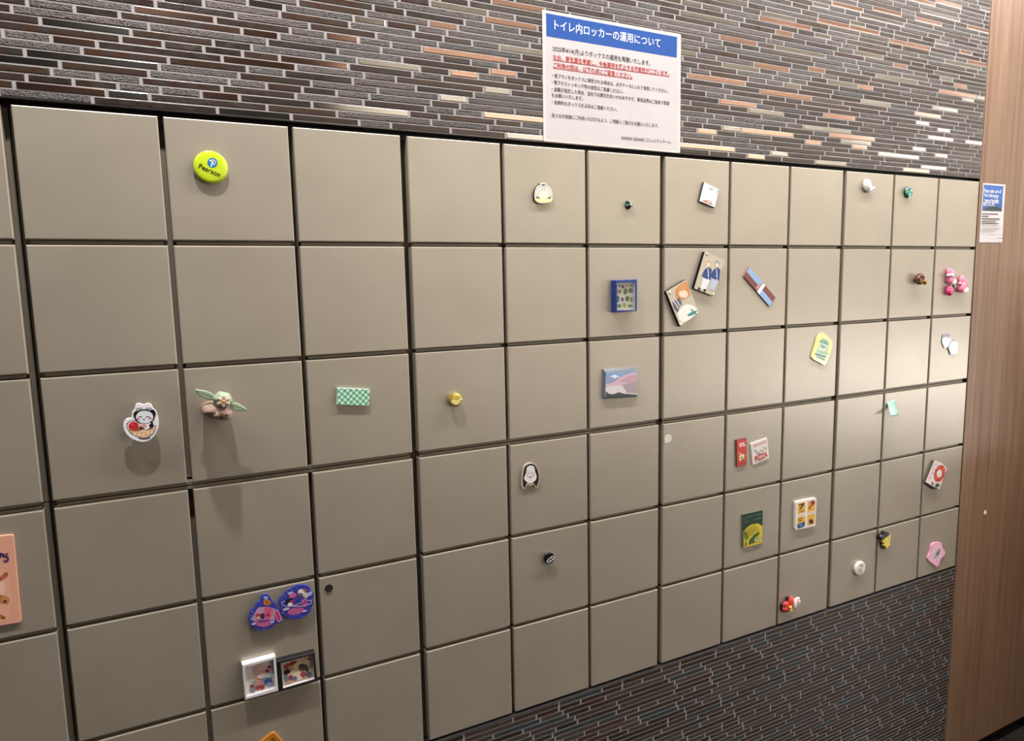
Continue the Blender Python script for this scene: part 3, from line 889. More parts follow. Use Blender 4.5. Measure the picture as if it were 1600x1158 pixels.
# 18 pizza magnet
t = Thing('pizza_magnet', 'tilted white rectangular magnet with red pizza lettering', 'magnet', (1135, 675, 19.3)).base(1010, 590)
D = .003
q = [(735, 352), (1240, 172), (1293, 800), (800, 1000)]
mb = MB(); mb.prism(roundrect(t.P(q, D), .0035), 0, -D, mat('#dcd7ce', .45), .0003); t.part(mb, 'plate')
pr = Print(t, D); f = lambda u, v: lerp2(q, u, v)
pr.poly([f(.08, .09), f(.93, .07), f(.93, .22), f(.08, .25)], '#dcbfbf'); pr.poly([f(.08, .3), f(.93, .28), f(.93, .66), f(.08, .68)], '#d9d6d2')
pr.poly([f(.14, .13), f(.5, .12), f(.5, .2), f(.14, .21)], '#cf9da2'); pr.poly([f(.55, .12), f(.9, .1), f(.9, .18), f(.55, .2)], '#cf9da2')
for u, v, c, rx in ((.2, .38, '#7d8594', 30), (.27, .46, '#8b8f9c', 34), (.3, .55, '#7d8594', 26), (.42, .52, '#b9c2c6', 50), (.58, .5, '#b9a86a', 46), (.68, .52, '#c5b45a', 36), (.42, .6, '#6f86b0', 36), (.83, .45, '#b08a8a', 34), (.7, .36, '#b5b9a8', 26)): pr.ell(*f(u, v), rx, rx * .7, c)
pr.text('PIZZA', *f(.15, .89), *f(.91, .86), '#c22f3c', .03, 1.25)
for v in (.945,): pr.line([f(.12, v), f(.9, v)], 9, '#8a86a0')
pr.done()

# 19 terraces photo magnet
t = Thing('photo_magnet', 'photo magnet of yellow green rice terraces, in the fifth row of doors', 'magnet', (1130, 770, 10)).base(460, 565)
D = .003
q = [(305, 342), (618, 270), (612, 790), (305, 866)]
mb = MB(); mb.prism(t.P(q, D), 0, -D, mat('#5d6450', .4), .0002); t.part(mb, 'plate')
pr = Print(t, D)
pr.poly([(305, 342), (617, 270), (614, 520), (305, 600)], '#163329'); 
for a, b, c in ((340, 400, '#27503f'), (420, 370, '#2f5a47'), (500, 345, '#224b3c'), (560, 340, '#3a6a50'), (360, 450, '#2f5a47'), (470, 420, '#234c3a'), (550, 400, '#3c6d54')): pr.ell(a, b, 42, 12, c, -.25)
pr.poly([(308, 620), (370, 540), (450, 490), (540, 478), (612, 520), (612, 785), (306, 862)], '#cdb92e')
pr.poly([(306, 640), (345, 600), (400, 700), (330, 790), (306, 860)], '#6d7a26')
for k in range(7):
    x0 = 318 + k * 26; y0 = 612 - k * 20
    pr.line([(x0, y0), (x0 + 22, y0 + 30), (x0 + 60, y0 + 52), (x0 + 78, y0 + 84)], 11 - k, '#1f2713')
pr.poly([(400, 745), (470, 660), (560, 600), (560, 650), (500, 700), (480, 780), (395, 812)], '#3f5a24'); pr.poly([(480, 775), (520, 700), (560, 690), (612, 700), (610, 752)], '#8f9a4c')
for a, b in ((500, 740), (540, 745), (570, 715), (590, 740)): pr.ell(a, b, 14, 16, '#d8d2a2')
pr.poly([(312, 690), (345, 740), (350, 800), (312, 850)], '#b3b23c'); pr.ell(350, 800, 18, 30, '#6e5c24')
pr.done()

# 20 four picture magnet
t = Thing('four_panel_magnet', 'white rounded magnet with four yellow pictures, in the fifth row of doors', 'magnet', (1130, 770, 10)).base(1290, 330)
D = .006
q = [(1137, 142), (1460, 78), (1446, 520), (1128, 588)]
mb = MB(); mb.prism(roundrect(t.P(q, D), .0045), 0, -D, mat('#e6dfd8', .35), .0006); t.part(mb, 'plate')
pr = Print(t, D); f = lambda u, v: lerp2(q, u, v)
for u, v in ((.1, .08), (.58, .08), (.1, .56), (.58, .55)): pr.poly([f(u, v), f(u + .36, v), f(u + .35, v + .36), f(u, v + .37)], '#dcab3e')
pr.line([f(.16, .14), f(.38, .12), f(.3, .2), f(.2, .28)], 20, '#3a2a1a'); pr.line([f(.2, .36), f(.42, .37)], 12, '#a8622a')
pr.ell(*f(.82, .15), 34, 34, '#8f1f22'); pr.line([f(.8, .2), f(.64, .33)], 26, '#b04a30'); pr.ell(*f(.82, .33), 18, 24, '#d8b64a')
pr.line([f(.14, .63), f(.32, .62)], 14, '#b04a34'); pr.line([f(.14, .7), f(.3, .69)], 14, '#a8442c'); pr.poly([f(.1, .8), f(.46, .76), f(.45, .88), f(.38, .94), f(.1, .95)], '#1c3a56'); pr.ell(*f(.26, .86), 34, 26, '#2f7fc0')
pr.ell(*f(.76, .8), 34, 36, '#4a1f18'); pr.ell(*f(.7, .74), 14, 10, '#7a2a20')
for u in (.12, .17, .23, .28, .34, .4): pr.line([f(u, .505), f(u + .025, .503)], 7, '#8a8480')
for u in (.56, .62, .68, .75, .81, .87, .93): pr.line([f(u, .487), f(u + .03, .483)], 7, '#8a8480')
pr.done()

# 21 yellow tag
t = Thing('yellow_tag', 'tilted pale yellow tag with teal print, in the third row of doors', 'magnet', (1240, 500, 12.87)).base(580, 590)
D = .004
out = [(372, 745), (395, 660), (440, 520), (485, 350), (530, 285), (600, 265), (655, 300), (700, 350), (765, 410), (785, 490), (765, 590), (735, 680), (690, 800), (650, 890), (610, 912), (500, 850), (400, 795)]
mb = MB(); mb.prism(smooth(t.P(out, D), 2), 0, -D, mat('#efe694', .35, 0, .4), .0004); t.part(mb, 'tag_plate')
pr = Print(t, D)
pr.poly([(530, 420), (590, 370), (690, 380), (720, 500), (690, 620), (650, 720), (620, 830), (440, 730), (470, 600)], '#cfe0c0', sm=1)
for y, x0, x1, w, c in ((445, 540, 690, 46, '#7fae9e'), (540, 560, 660, 54, '#8fb8b6'), (640, 480, 690, 40, '#a9ccb4'), (700, 440, 640, 34, '#6f9da6'), (760, 470, 620, 24, '#7fa4b4'), (400, 570, 680, 22, '#86b294')):
    pr.line([(x0, y - 20), (x1, y + 42)], w, c)
for a, b in ((545, 600), (590, 610), (640, 585)): pr.ell(a, b, 18, 34, '#f0f0d8', .3)
pr.done()

# 22 white bird-like lump
t = Thing('white_ornament', 'small white rounded ornament with two thin prongs, in the top row of doors', 'magnet', (1320, 260, 11.43)).base(410, 370)
D = .010
WH = mat('#efecec', .3)
c0 = t.p(405, 335, D * .7)
mb = MB(); mb.lump((c0[0], -.006, c0[1]), (.0115, .0075, .0145), WH, 20, 12, .3); c1 = t.p(445, 405, D * .7)
mb.lump((c1[0], -.0055, c1[1]), (.0105, .0062, .0078), WH, 18, 10, .5); t.part(mb, 'body')
for a, b in (((455, 358), (478, 325)), ((490, 395), (542, 370))):
    mb = MB(); p0, p1 = t.p(*a, D * .7), t.p(*b, D * .7); v = Vector((p1[0] - p0[0], p1[1] - p0[1])); n = Vector((-v.y, v.x)).normalized() * .002
    mb.prism([(p0[0] + n.x, p0[1] + n.y), (p1[0] + n.x, p1[1] + n.y), (p1[0] - n.x, p1[1] - n.y), (p0[0] - n.x, p0[1] - n.y)], -.005, -.009, WH, .0006)
    mb.lump((p1[0], -.007, p1[1]), (.0022, .0026, .0022), mat('#5d5752', .4), 10, 6); t.part(mb, 'prong')
pr = Print(t, .0137); pr.line([(388, 312), (412, 320), (436, 308)], 9, '#b9b4b6'); pr.done('crease')

# 23 glass cabochon
t = Thing('glass_cabochon', 'small green and violet glass cabochon, in the top row of doors', 'magnet', (1320, 260, 11.43)).base(1142, 460)
c0 = t.p(1144, 460, .004)
mb = MB(); mb.prism(circ(c0[0], c0[1], .0138, 28), 0, -.0035, mat('#25352f', .3, .3)); t.part(mb, 'base')
mb = MB(); mb.grid([[(c0[0] + .0136 * k * math.cos(a), -y, c0[1] + .0136 * k * math.sin(a)) for a in (2 * math.pi * i / 28 for i in range(28))] for k, y in ((1, .0035), (.9, .006), (.7, .008), (.4, .0094), (.1, .0098))], mat('#4f8f80', .04, .15, 1.0), True, True, False, True); t.part(mb, 'dome')
pr = Print(t, .0098)
for a, b, rx, ry, c in ((1150, 385, 34, 26, '#8f8ba8'), (1120, 450, 36, 36, '#4f9a6c'), (1160, 500, 34, 34, '#5fb8b0'), (1110, 390, 10, 10, '#e6f2ee'), (1190, 430, 14, 22, '#dff0ec'), (1155, 545, 12, 20, '#e6f2ee')): pr.ell(a, b, rx * .8, ry * .8, c, r=.1)
pr.done('marbling')

# 24 brown faceted knob
t = Thing('rose_knob', 'small brown folded rose knob with a gold tip, in the second row of doors', 'magnet', (1400, 400, 6.81)).base(262, 250)
D = .013
BR = mat('#6d4636', .25, .4, .4)
c0 = t.p(258, 245, D)
mb = MB(); b0 = t.p(262, 250, 0)
mb.grid([[(c0[0] + r * math.cos(a), -y, c0[1] + r * math.sin(a)) for a in (2 * math.pi * i / 10 for i in range(10))] for r, y in ((.007, 0), (.007, .006), (.014, .008), (.0145, .014), (.008, .0165))], BR, True, False, True, True); t.part(mb, 'knob_body')
for k in range(5):
    mb = MB(); a = k * 1.256 + .5
    mb.lump((c0[0] + .0085 * math.cos(a), -.0135, c0[1] + .0085 * math.sin(a)), (.0078, .0055, .0045), BR, 10, 6, a + 1.57); t.part(mb, 'petal')
g = t.p(305, 280, D); mb = MB(); mb.lump((g[0], -.013, g[1]), (.0055, .005, .0065), mat('#c09a32', .2, .8), 12, 8, .3); t.part(mb, 'gold_tip')

# 25, 26 pink rounded ornaments
PK = mat('#ee85a4', .4); WHT = mat('#f6efec', .4); MAG = mat('#dc3f78', .35)
t = Thing('pink_ornament', 'pink rounded ornament with a pale blue bow and magenta berry, left of the pink pair', 'magnet', (1460, 410, 19.3), 'pink rounded ornaments').base(500, 560)
D = .008
def lump(t, a, b, rx, rz, ry, m, name, rot=0, y=None, seg=16):
    c = t.p(a, b, D); mb = MB(); mb.lump((c[0], -(y if y else ry), c[1]), (rx, ry, rz), m, seg, 10, rot); return t.part(mb, name)
lump(t, 465, 300, .0072, .0105, .006, PK, 'lobe'); lump(t, 565, 370, .0078, .0125, .006, PK, 'lobe')
lump(t, 490, 530, .0125, .0118, .0075, PK, 'body'); lump(t, 545, 590, .0095, .0075, .003, WHT, 'white_patch', .25, .0122)
lump(t, 470, 860, .0125, .0128, .0075, MAG, 'berry'); lump(t, 400, 390, .0085, .0045, .004, mat('#f3b2cc', .4), 'bow_loop', .1, .0105); lump(t, 490, 400, .0062, .0065, .0045, mat('#b9d3e6', .4), 'bow_loop', .1, .0115); lump(t, 600, 700, .0045, .009, .004, mat('#a9ccd6', .4), 'ribbon', .5, .0075)
pr = Print(t, .0153)
for a, b in ((470, 830), (530, 825), (515, 910), (495, 740)): pr.ell(a, b, 16, 20, '#f7b9cf')
pr.done('berry_seeds')
t = Thing('pink_ornament', 'pink rounded ornament with a white lower patch, right of the pink pair', 'magnet', (1460, 410, 19.3), 'pink rounded ornaments').base(850, 690)
lump(t, 850, 540, .0085, .0125, .006, PK, 'lobe', -.2); lump(t, 955, 640, .0065, .012, .0055, PK, 'lobe'); lump(t, 830, 760, .0165, .0135, .0075, PK, 'body')
lump(t, 900, 845, .0115, .0078, .003, WHT, 'white_patch', .1, .0122); lump(t, 745, 640, .0075, .004, .004, mat('#f2a3bd', .4), 'bow_loop', -.1, .0105); lump(t, 855, 660, .0065, .005, .0045, mat('#f2a3bd', .4), 'bow_loop', 0, .0105)

# 27, 28 hexagon mirrors
MIR = mat('#a3abb5', .22, .7)
for nm, hx in (('dark-topped', [(500, 838), (562, 824), (592, 880), (572, 965), (515, 982), (488, 912)]), ('pale', [(583, 914), (640, 898), (662, 950), (642, 1046), (585, 1052), (560, 985)])):
    t = Thing('hexagon_mirror', 'small %s hexagon mirror tile, %s of the pair near the wood wall' % (nm, 'left' if nm != 'pale' else 'right'), 'mirror', (1400, 400, 6.81), 'hexagon mirror tiles')
    dd = .003 if nm == 'pale' else .002
    cx0 = sum(a for a, b in hx) / 6; cy0 = sum(b for a, b in hx) / 6
    t.base(cx0, cy0)
    mb = MB(); mb.prism(t.P(hx, dd), 0, -dd, mat('#6e6a68', .4)); t.part(mb, 'plate')
    pr = Print(t, dd)
    y = pr.y(); mb = pr.mb; mb.flat(offset(ccw(t.P(hx, dd)), -.0006), y, MIR)
    if nm != 'pale': pr.poly([(503, 842), (560, 828), (586, 880), (560, 870), (530, 862), (500, 880)], '#7f7a80', .15); pr.ell(560, 888, 9, 12, '#c9a58a', 0, .2); pr.ell(562, 892, 4, 6, '#5a4a40', 0, .2)
    pr.done('mirror_face')

# 29 curled mint sticky note
t = Thing('paper_slip', 'small mint paper slip curling away from the door, in the fourth row of doors', 'paper', (1360, 600, 6.436))
rows = []
for i in range(7):
    u = i / 6; d = .0004 + .024 * u ** 1.3
    a = t.p(163 + (212 - 163) * u ** .9, 185 + (327 - 185) * u, d); b = t.p(248 + (290 - 248) * u ** 1.2, 155 + (311 - 155) * u, d)
    rows.append((a, b, d))
mb = MB(); MN = mat('#a4cdbe', .7)
mb.grid([[(a[0], -d, a[1]), (b[0], -d, b[1]), (b[0], -d + .0003, b[1]), (a[0], -d + .0003, a[1])] for a, b, d in rows], MN, True, True, True, True)
t.only(mb, 205, 175)

# 30 flower booklet
t = Thing('flower_booklet', 'pink booklet magnet with a red flower cover, in the fifth row of doors', 'magnet', (1440, 710, 19.3)).base(450, 620)
D = .0085
q = [(400, 195), (600, 262), (760, 430), (530, 1060), (400, 1000), (135, 835)]
mb = MB(); mb.prism(t.P([(400, 195), (760, 430), (540, 1060), (395, 1060), (130, 850)], D), -.0012, -D + .001, mat('#4c463c', .6)); t.part(mb, 'pages')
mb = MB(); mb.prism(t.P([(400, 190), (600, 258), (765, 425), (535, 1065), (400, 1000), (130, 840)], D), -D + .001, -D, mat('#e9cfc8', .45), .0002); mb.prism(t.P([(400, 190), (765, 425), (535, 1065), (395, 1062), (130, 840)], D), 0, -.0012, mat('#3d5a44', .5)); t.part(mb, 'cover')
pr = Print(t, D)
pr.poly([(400, 195), (560, 250), (350, 960), (140, 832)], '#e6d6dc')
for a, b in ((400, 300), (365, 380), (340, 450), (330, 540), (285, 600), (240, 700)): pr.ell(a, b, 20, 26, '#b79fb4', .3)
pr.poly([(455, 240), (530, 260), (500, 345), (430, 330)], '#b9c4c4')
for k in range(12):
    a = k * math.pi / 6
    ux, uy = math.cos(a), math.sin(a)
    pr.ell(537 + 110 * ux - 30 * uy, 575 + 190 * uy - 20 * ux, 62, 66, ('#c4483a', '#b23a3c', '#cc5a3c')[k % 3])
pr.ell(532, 580, 100, 140, '#b83f3c', .15); pr.ell(525, 582, 78, 118, '#f0e6e0', .2)
for a, b in ((545, 530), (520, 570), (500, 610), (560, 595), (515, 640)): pr.line([(a - 22, b - 10), (a + 18, b + 14)], 10, '#8fa0a8')
pr.poly([(400, 960), (420, 880), (500, 870), (545, 940), (480, 985), (410, 1000)], '#1f5a44', sm=1); pr.poly([(290, 890), (330, 810), (350, 870), (320, 930)], '#2f6a54'); pr.line([(375, 830), (385, 990)], 14, '#d7e4dc')
pr.done()

# 31 white round sensor
t = Thing('round_button', 'white round plastic button with a grey inner ring, in the bottom row of doors', 'button', (1200, 820, 5.333)).base(770, 370)
c0 = t.p(773, 368, .008)
mb = MB(); mb.grid([[(c0[0] + .0185 * k * math.cos(a), -y, c0[1] + .0185 * k * math.sin(a)) for a in (2 * math.pi * i / 36 for i in range(36))] for k, y in ((.94, 0), (1, .003), (1, .006), (.95, .0078), (.8, .0082))], mat('#e4e0da', .35), True, True, True, True); t.part(mb, 'housing')
pr = Print(t, .0082); pr.ell(768, 388, 20, 26, '#a9a49c'); pr.ell(768, 390, 14, 19, '#b9b4ac'); 
for a in (770, 780, 790): pr.line([(a, 332), (a - 2, 352)], 4, '#4a4a4c')
pr.done('dial')

# 32 yellow lump with black cap
t = Thing('capped_ornament', 'small yellow ornament with a rounded black cap, in the bottom row of doors', 'magnet', (1365, 820, 23.15)).base(440, 580)
D = .010
BKM = mat('#1c1b22', .3, 0, .3); YL = mat('#e6d36a', .4)
mb = MB(); mb.prism(smooth(t.P([(325, 575), (440, 480), (600, 365), (632, 480), (600, 580), (615, 770), (560, 790), (470, 880), (440, 800), (375, 765), (385, 690), (340, 650)], D), 3), -.001, -D, YL, .002, smooth=False); t.part(mb, 'body')
mb = MB(); mb.prism(smooth(t.P([(245, 450), (300, 370), (395, 345), (400, 290), (470, 245), (540, 270), (575, 350), (560, 400), (450, 470), (320, 560), (260, 540)], D), 3), 0, -D - .001, BKM, .003); t.part(mb, 'cap')
mb = MB(); mb.prism(smooth(t.P([(250, 540), (330, 560), (390, 690), (440, 880), (340, 880), (270, 700)], D * .4), 2), 0, -.004, BKM); t.part(mb, 'backing')
pr = Print(t, D)
for a, b in ((430, 590), (540, 490)): pr.ell(a, b, 16, 26, '#5a4c22')
pr.done('dark_marks')

# 33 pink wavy tag
t = Thing('pink_tag', 'pink wavy star-shaped tag with a grey print, in the bottom row of doors', 'magnet', (1200, 820, 5.333)).base(1400, 250)
D = .0035
mb = MB(); mb.prism(smooth(t.P([(1365, 168), (1398, 150), (1445, 150), (1455, 190), (1477, 226), (1470, 258), (1440, 288), (1426, 335), (1405, 350), (1370, 325), (1336, 298), (1334, 270), (1353, 225)], D), 4), 0, -D, mat('#eaa9c6', .35), .0005); t.part(mb, 'tag_plate')
pr = Print(t, D); pr.poly([(1372, 176), (1400, 160), (1438, 160), (1446, 195), (1464, 228), (1458, 252), (1430, 282), (1416, 328), (1402, 338), (1374, 315), (1346, 292), (1345, 272), (1363, 228)], '#f0bcd4', sm=2)
pr.poly([(1370, 270), (1400, 225), (1430, 195), (1442, 215), (1420, 262), (1390, 285)], '#c3bcc8', sm=2); pr.ell(1414, 240, 12, 22, '#5f7488', .4); pr.ell(1428, 215, 8, 14, '#76879c'); pr.ell(1432, 262, 8, 10, '#dfe6f0'); pr.line([(1404, 290), (1412, 306)], 5, '#d27aa4'); pr.line([(1400, 262), (1390, 280)], 6, '#6d7c8e')
pr.done()

# 34 red figure
t = Thing('red_ornament', 'small red rounded ornament with a white oval, white flower and yellow bow', 'magnet', (1210, 920, 25.74)).base(620, 650)
D = .010
RD = mat('#d2463c', .35)
mb = MB(); mb.prism(smooth(t.P([(265, 660), (340, 560), (470, 470), (480, 380), (560, 310), (700, 500), (560, 900), (300, 910)], .003), 3), 0, -.005, mat('#2a2624', .5)); t.part(mb, 'magnet_back')
lump(t, 690, 580, .0098, .0165, .006, RD, 'body', -.1, .0085); lump(t, 470, 650, .0085, .008, .005, RD, 'lobe', 0, .0085); lump(t, 445, 820, .0075, .0075, .005, RD, 'lobe', 0, .0085); lump(t, 560, 760, .008, .0085, .0045, RD, 'lobe', 0, .0085)
lump(t, 790, 575, .0062, .0128, .004, WHT, 'white_oval', 0, .0125)
for k in range(5):
    a = k * 1.2566 + .3
    lump(t, 930 + 60 * math.cos(a), 490 + 105 * math.sin(a), .0038, .0042, .003, mat('#f0e2e0', .4), 'petal', 0, .010, 12)
lump(t, 930, 490, .0032, .0036, .003, mat('#d9a9b0', .4), 'flower_centre', 0, .0115, 12)
lump(t, 590, 720, .0042, .0038, .003, mat('#e6c04a', .35), 'bow_loop', .4, .0145, 12); lump(t, 610, 850, .0045, .004, .003, mat('#e6c04a', .35), 'bow_loop', .4, .0135, 12)

# 35, 36 violet-blue die-cut plaques on standoffs
VI = mat('#3a3f9e', .3, 0, .5)
def plaque(label, out, blobs, base, letters=None):
    t = Thing('cutout_plaque', label, 'magnet', (380, 905, 12.87), 'violet blue cutout plaques').base(*base)
    D = .0075
    mb = MB(); mb.prism(smooth(t.P(out, D), 3), -D + .003, -D, VI, .0004); t.part(mb, 'plaque')
    c = t.p(base[0], base[1], D); mb = MB(); mb.prism(circ(c[0], c[1], .01, 18), 0, -D + .003, mat('#55504a', .5)); t.part(mb, 'magnet_foot')
    pr = Print(t, D)
    for bl in blobs:
        if bl[0] == 'e': pr.ell(*bl[1:6], *(bl[6:7] or (0,)))
        elif bl[0] == 'p': pr.poly(bl[1], bl[2])
        else: pr.line(bl[1], bl[2], bl[3])
    rr = random.Random(len(out))
    c0 = (sum(a for a, b in out) / len(out), sum(b for a, b in out) / len(out))
    for i in range(34):
        a, b = out[rr.randrange(len(out))]; k = rr.uniform(.84, .95)
        pr.ell(c0[0] + (a - c0[0]) * k + rr.uniform(-25, 25), c0[1] + (b - c0[1]) * k + rr.uniform(-15, 15), rr.uniform(4, 9), rr.uniform(4, 9), rr.choice(('#8f97d8', '#c9cdf0', '#6a72c4')))
    pr.done()


outA = [(100, 830), (120, 740), (150, 650), (240, 560), (250, 470), (340, 450), (350, 360), (400, 310), (470, 300), (530, 350), (590, 430), (650, 500), (700, 560), (730, 610), (790, 760), (800, 830), (760, 880), (650, 900), (600, 970), (500, 1010), (400, 1035), (280, 1020), (180, 970), (140, 910)]
plaque('blue die-cut plaque with an orange top ball and pink stripe panel, left of the pair', outA, [
    ('p', [(250, 650), (300, 570), (420, 560), (520, 560), (640, 600), (640, 820), (300, 860), (150, 830), (180, 770)], '#b98fb0'),
    ('e', 480, 470, 75, 60, '#c9782c'), ('e', 480, 470, 40, 32, '#a85a20'), ('e', 455, 375, 42, 36, '#a9b4dc'),
    ('e', 500, 620, 90, 60, '#c65a86'), ('e', 495, 720, 75, 70, '#cc4a72'), ('e', 500, 720, 30, 26, '#8a2844'), ('e', 300, 730, 50, 40, '#b03440'), ('e', 300, 775, 34, 26, '#e0b49a'), ('e', 390, 740, 40, 60, '#2a2a60'),
    ('p', [(200, 880), (320, 800), (540, 810), (620, 850), (560, 920), (420, 970), (300, 950)], '#a85a90'), ('l', [(310, 850), (420, 840), (520, 815)], 20, '#26306a'),
    ('e', 340, 915, 18, 18, '#d0709a'), ('e', 400, 920, 18, 18, '#d0709a'), ('e', 470, 905, 18, 20, '#d0709a'), ('e', 215, 895, 50, 24, '#b7abd8', -.3), ('e', 585, 860, 50, 22, '#b7abd8', -.3), ('e', 180, 800, 40, 24, '#8d8ea8'),
    ('p', [(620, 640), (690, 600), (780, 800), (720, 860), (680, 840)], '#e0b0c8'), ('p', [(635, 640), (685, 625), (765, 800), (715, 845), (690, 830)], '#b8305c')], (440, 740))
outB = [(705, 480), (740, 380), (800, 320), (870, 240), (960, 180), (1070, 130), (1190, 112), (1290, 130), (1350, 180), (1370, 240), (1420, 290), (1415, 400), (1415, 480), (1370, 580), (1360, 650), (1280, 730), (1180, 790), (1050, 810), (940, 800), (860, 760), (780, 690), (740, 590)]
plaque('rounded blue die-cut plaque with a pale ring and pink planet, right of the pair', outB, [
    ('e', 1080, 480, 250, 190, '#4a3f8e', -.3), ('e', 1060, 640, 170, 75, '#b05a92', -.2), ('e', 1230, 480, 70, 90, '#a84a8a'), ('e', 1000, 330, 80, 46, '#c25a92', -.4), ('e', 950, 280, 60, 26, '#b7abd8', -.3),
    ('e', 1170, 260, 70, 62, '#dcd8dc'), ('e', 1150, 310, 50, 34, '#66646c'), ('e', 1240, 225, 40, 26, '#a8643a', .3), ('e', 1260, 320, 60, 50, '#c9c4b0', -.4), ('e', 1340, 290, 60, 36, '#b7abe0', -.8),
    ('p', [(850, 420), (990, 370), (1010, 440), (930, 490), (860, 510)], '#17163c'), ('e', 980, 450, 40, 30, '#a83a5c'), ('e', 945, 510, 52, 42, '#dcd4d4'), ('e', 1110, 450, 50, 50, '#27408c'),
    ('l', [(770, 460), (800, 530), (960, 550), (1150, 480), (1290, 370)], 16, '#a99fd0'), ('l', [(1010, 545), (1200, 540), (1360, 490), (1380, 420), (1280, 430)], 18, '#b7abe0'), ('l', [(770, 470), (830, 440)], 18, '#b7abe0'), ('e', 860, 600, 70, 30, '#b7abd8', -.3), ('e', 1230, 640, 50, 20, '#c9b8dc', -.3)], (1070, 470))

# 37, 38 small box frames
t = Thing('box_frame', 'small white square box frame with a pale watercolour, left of the two frames', 'picture frame', (375, 1005, 11.58)).base(350, 640)
D = .012
O4 = t.P([(38, 398), (642, 238), (694, 868), (92, 1036)], D); I4 = t.P([(84, 436), (604, 296), (646, 818), (120, 980)], D)
WF = mat('#dcd8da', .35)
mb = MB(); frame_ring(mb, O4, I4, 0, -D, -.006, WF, mat('#c9c6c9', .4)); t.part(mb, 'frame')
mb = MB(); mb.flat(offset(ccw(I4), .0001), -.006, mat('#d3cccb', .5)); t.part(mb, 'backing_card')
pr = Print(t, .006)
for a, b, rx, ry, c in ((345, 480, 110, 80, '#c9a29c'), (390, 440, 60, 40, '#d6b4ac'), (300, 500, 60, 40, '#cfa8a0'), (520, 425, 28, 24, '#a32c48'), (480, 495, 28, 26, '#a02c44'), (200, 655, 44, 36, '#c5c3a8'), (310, 650, 60, 34, '#cf9a72'), (470, 650, 80, 34, '#7d8fb8'), (490, 700, 70, 50, '#41598f'), (530, 740, 60, 34, '#8f9ab4'), (210, 770, 36, 24, '#a8323e'), (310, 800, 40, 34, '#a33a34'), (390, 790, 36, 36, '#8f3a34'), (265, 730, 30, 50, '#8a9a9c'), (215, 840, 40, 40, '#7d8790'), (330, 720, 50, 30, '#c08f8c'), (400, 720, 30, 30, '#b07c88'), (510, 580, 50, 30, '#b3c0c8'), (380, 580, 80, 40, '#d9c0bc')): pr.ell(a + 12, b + 6, rx * 1.25, ry * 1.25, c, -.25)
pr.done('watercolour_print')
t = Thing('box_frame', 'small black box frame with a white mount and warm picture, right of the two frames', 'picture frame', (375, 1005, 11.58)).base(1020, 500)
O4 = t.P([(672, 335), (1352, 165), (1398, 665), (702, 868)], D); I4 = t.P([(736, 362), (1316, 206), (1352, 648), (780, 818)], D)
BF = mat('#17171c', .35)
mb = MB(); frame_ring(mb, O4, I4, 0, -D, -.006, BF, mat('#c2bcbf', .4)); t.part(mb, 'frame')
mb = MB(); mb.flat(offset(ccw(I4), .0001), -.006, mat('#b5a79a', .5)); t.part(mb, 'backing_card')
pr = Print(t, .006)
pr.poly([(785, 372), (1255, 252), (1285, 600), (825, 735)], '#c2a98a')
for a, b, rx, ry, c in ((870, 410, 80, 44, '#8a3a2e'), (960, 350, 60, 26, '#7d2c2c'), (930, 440, 60, 36, '#b08a62'), (1060, 420, 90, 70, '#c9b493'), (1120, 430, 60, 56, '#5d5140'), (1110, 400, 36, 16, '#2a2624'), (1200, 450, 26, 60, '#3f4854'), (850, 520, 54, 46, '#2a2024'), (880, 590, 44, 34, '#dcc3b2'), (960, 560, 60, 70, '#d2c2ac'), (1050, 580, 60, 70, '#d9cbb0'), (1140, 560, 50, 44, '#a0485c'), (1240, 560, 44, 44, '#5c6674'), (840, 620, 40, 44, '#5f7688'), (920, 620, 30, 50, '#a33a48'), (985, 630, 36, 34, '#5a64a0'), (880, 690, 50, 26, '#b88d78'), (1220, 330, 50, 40, '#cdbb98'), (1240, 280, 18, 16, '#3a3432')): pr.ell(a + 6, b + 6, rx * 1.2, ry * 1.2, c, -.25)
pr.done('picture_print')

# 39 black button
t = Thing('flat_button', 'tiny flat black button at a door corner, in the fifth row of doors', 'button', (360, 890, 4.323)).base(667, 127)
c0 = t.p(667, 127, .002)
mb = MB(); mb.prism(circ(c0[0], c0[1], .0062, 24), 0, -.002, mat('#1e1916', .35), .0005); t.part(mb, 'button_disc')
pr = Print(t, .002); pr.line([(654, 120), (662, 122)], 3, '#6b6058'); pr.line([(672, 118), (680, 120)], 3, '#6b6058'); pr.line([(656, 134), (667, 140), (680, 132)], 3, '#6b6058'); pr.done('incised_marks')

# 40 salmon card at the left edge
t = Thing('bakery_card', 'salmon pink card with pictures of bread rolls, cut by the left edge', 'card', (0, 800, 5.79)).base(0, 610)
D = .003
tr, br = t.p(121, 205, D), t.p(193, 1000, D)
W_ = .47 * S
q = [(tr[0] - W_, tr[1] + .004), tr, br, (br[0] - W_, br[1] + .004)]
mb = MB(); mb.prism(roundrect(q, .003), 0, -D, mat('#e2a58c', .45), .0005); t.part(mb, 'card')
pr = Print(t, D)
pr.poly([(-120, 520), (-40, 500), (60, 515), (100, 550), (104, 620), (100, 690), (125, 790), (92, 880), (95, 950), (60, 985), (-60, 1010), (-140, 990)], '#d39a82', sm=3)
pr.poly([(-120, 524), (-40, 505), (58, 520), (96, 553), (100, 620), (96, 690), (121, 790), (88, 880), (91, 948), (58, 980), (-60, 1004), (-138, 986)], '#e6ab92', sm=3)
pr.ell(-10, 690, 56, 95, '#ecc4ae'); pr.poly([(-60, 620), (0, 590), (40, 550), (70, 545), (75, 570), (55, 595), (10, 625), (-40, 650)], '#b06a48', sm=2); pr.ell(55, 565, 20, 18, '#a65f42'); pr.ell(2, 605, 7, 7, '#5a2418')
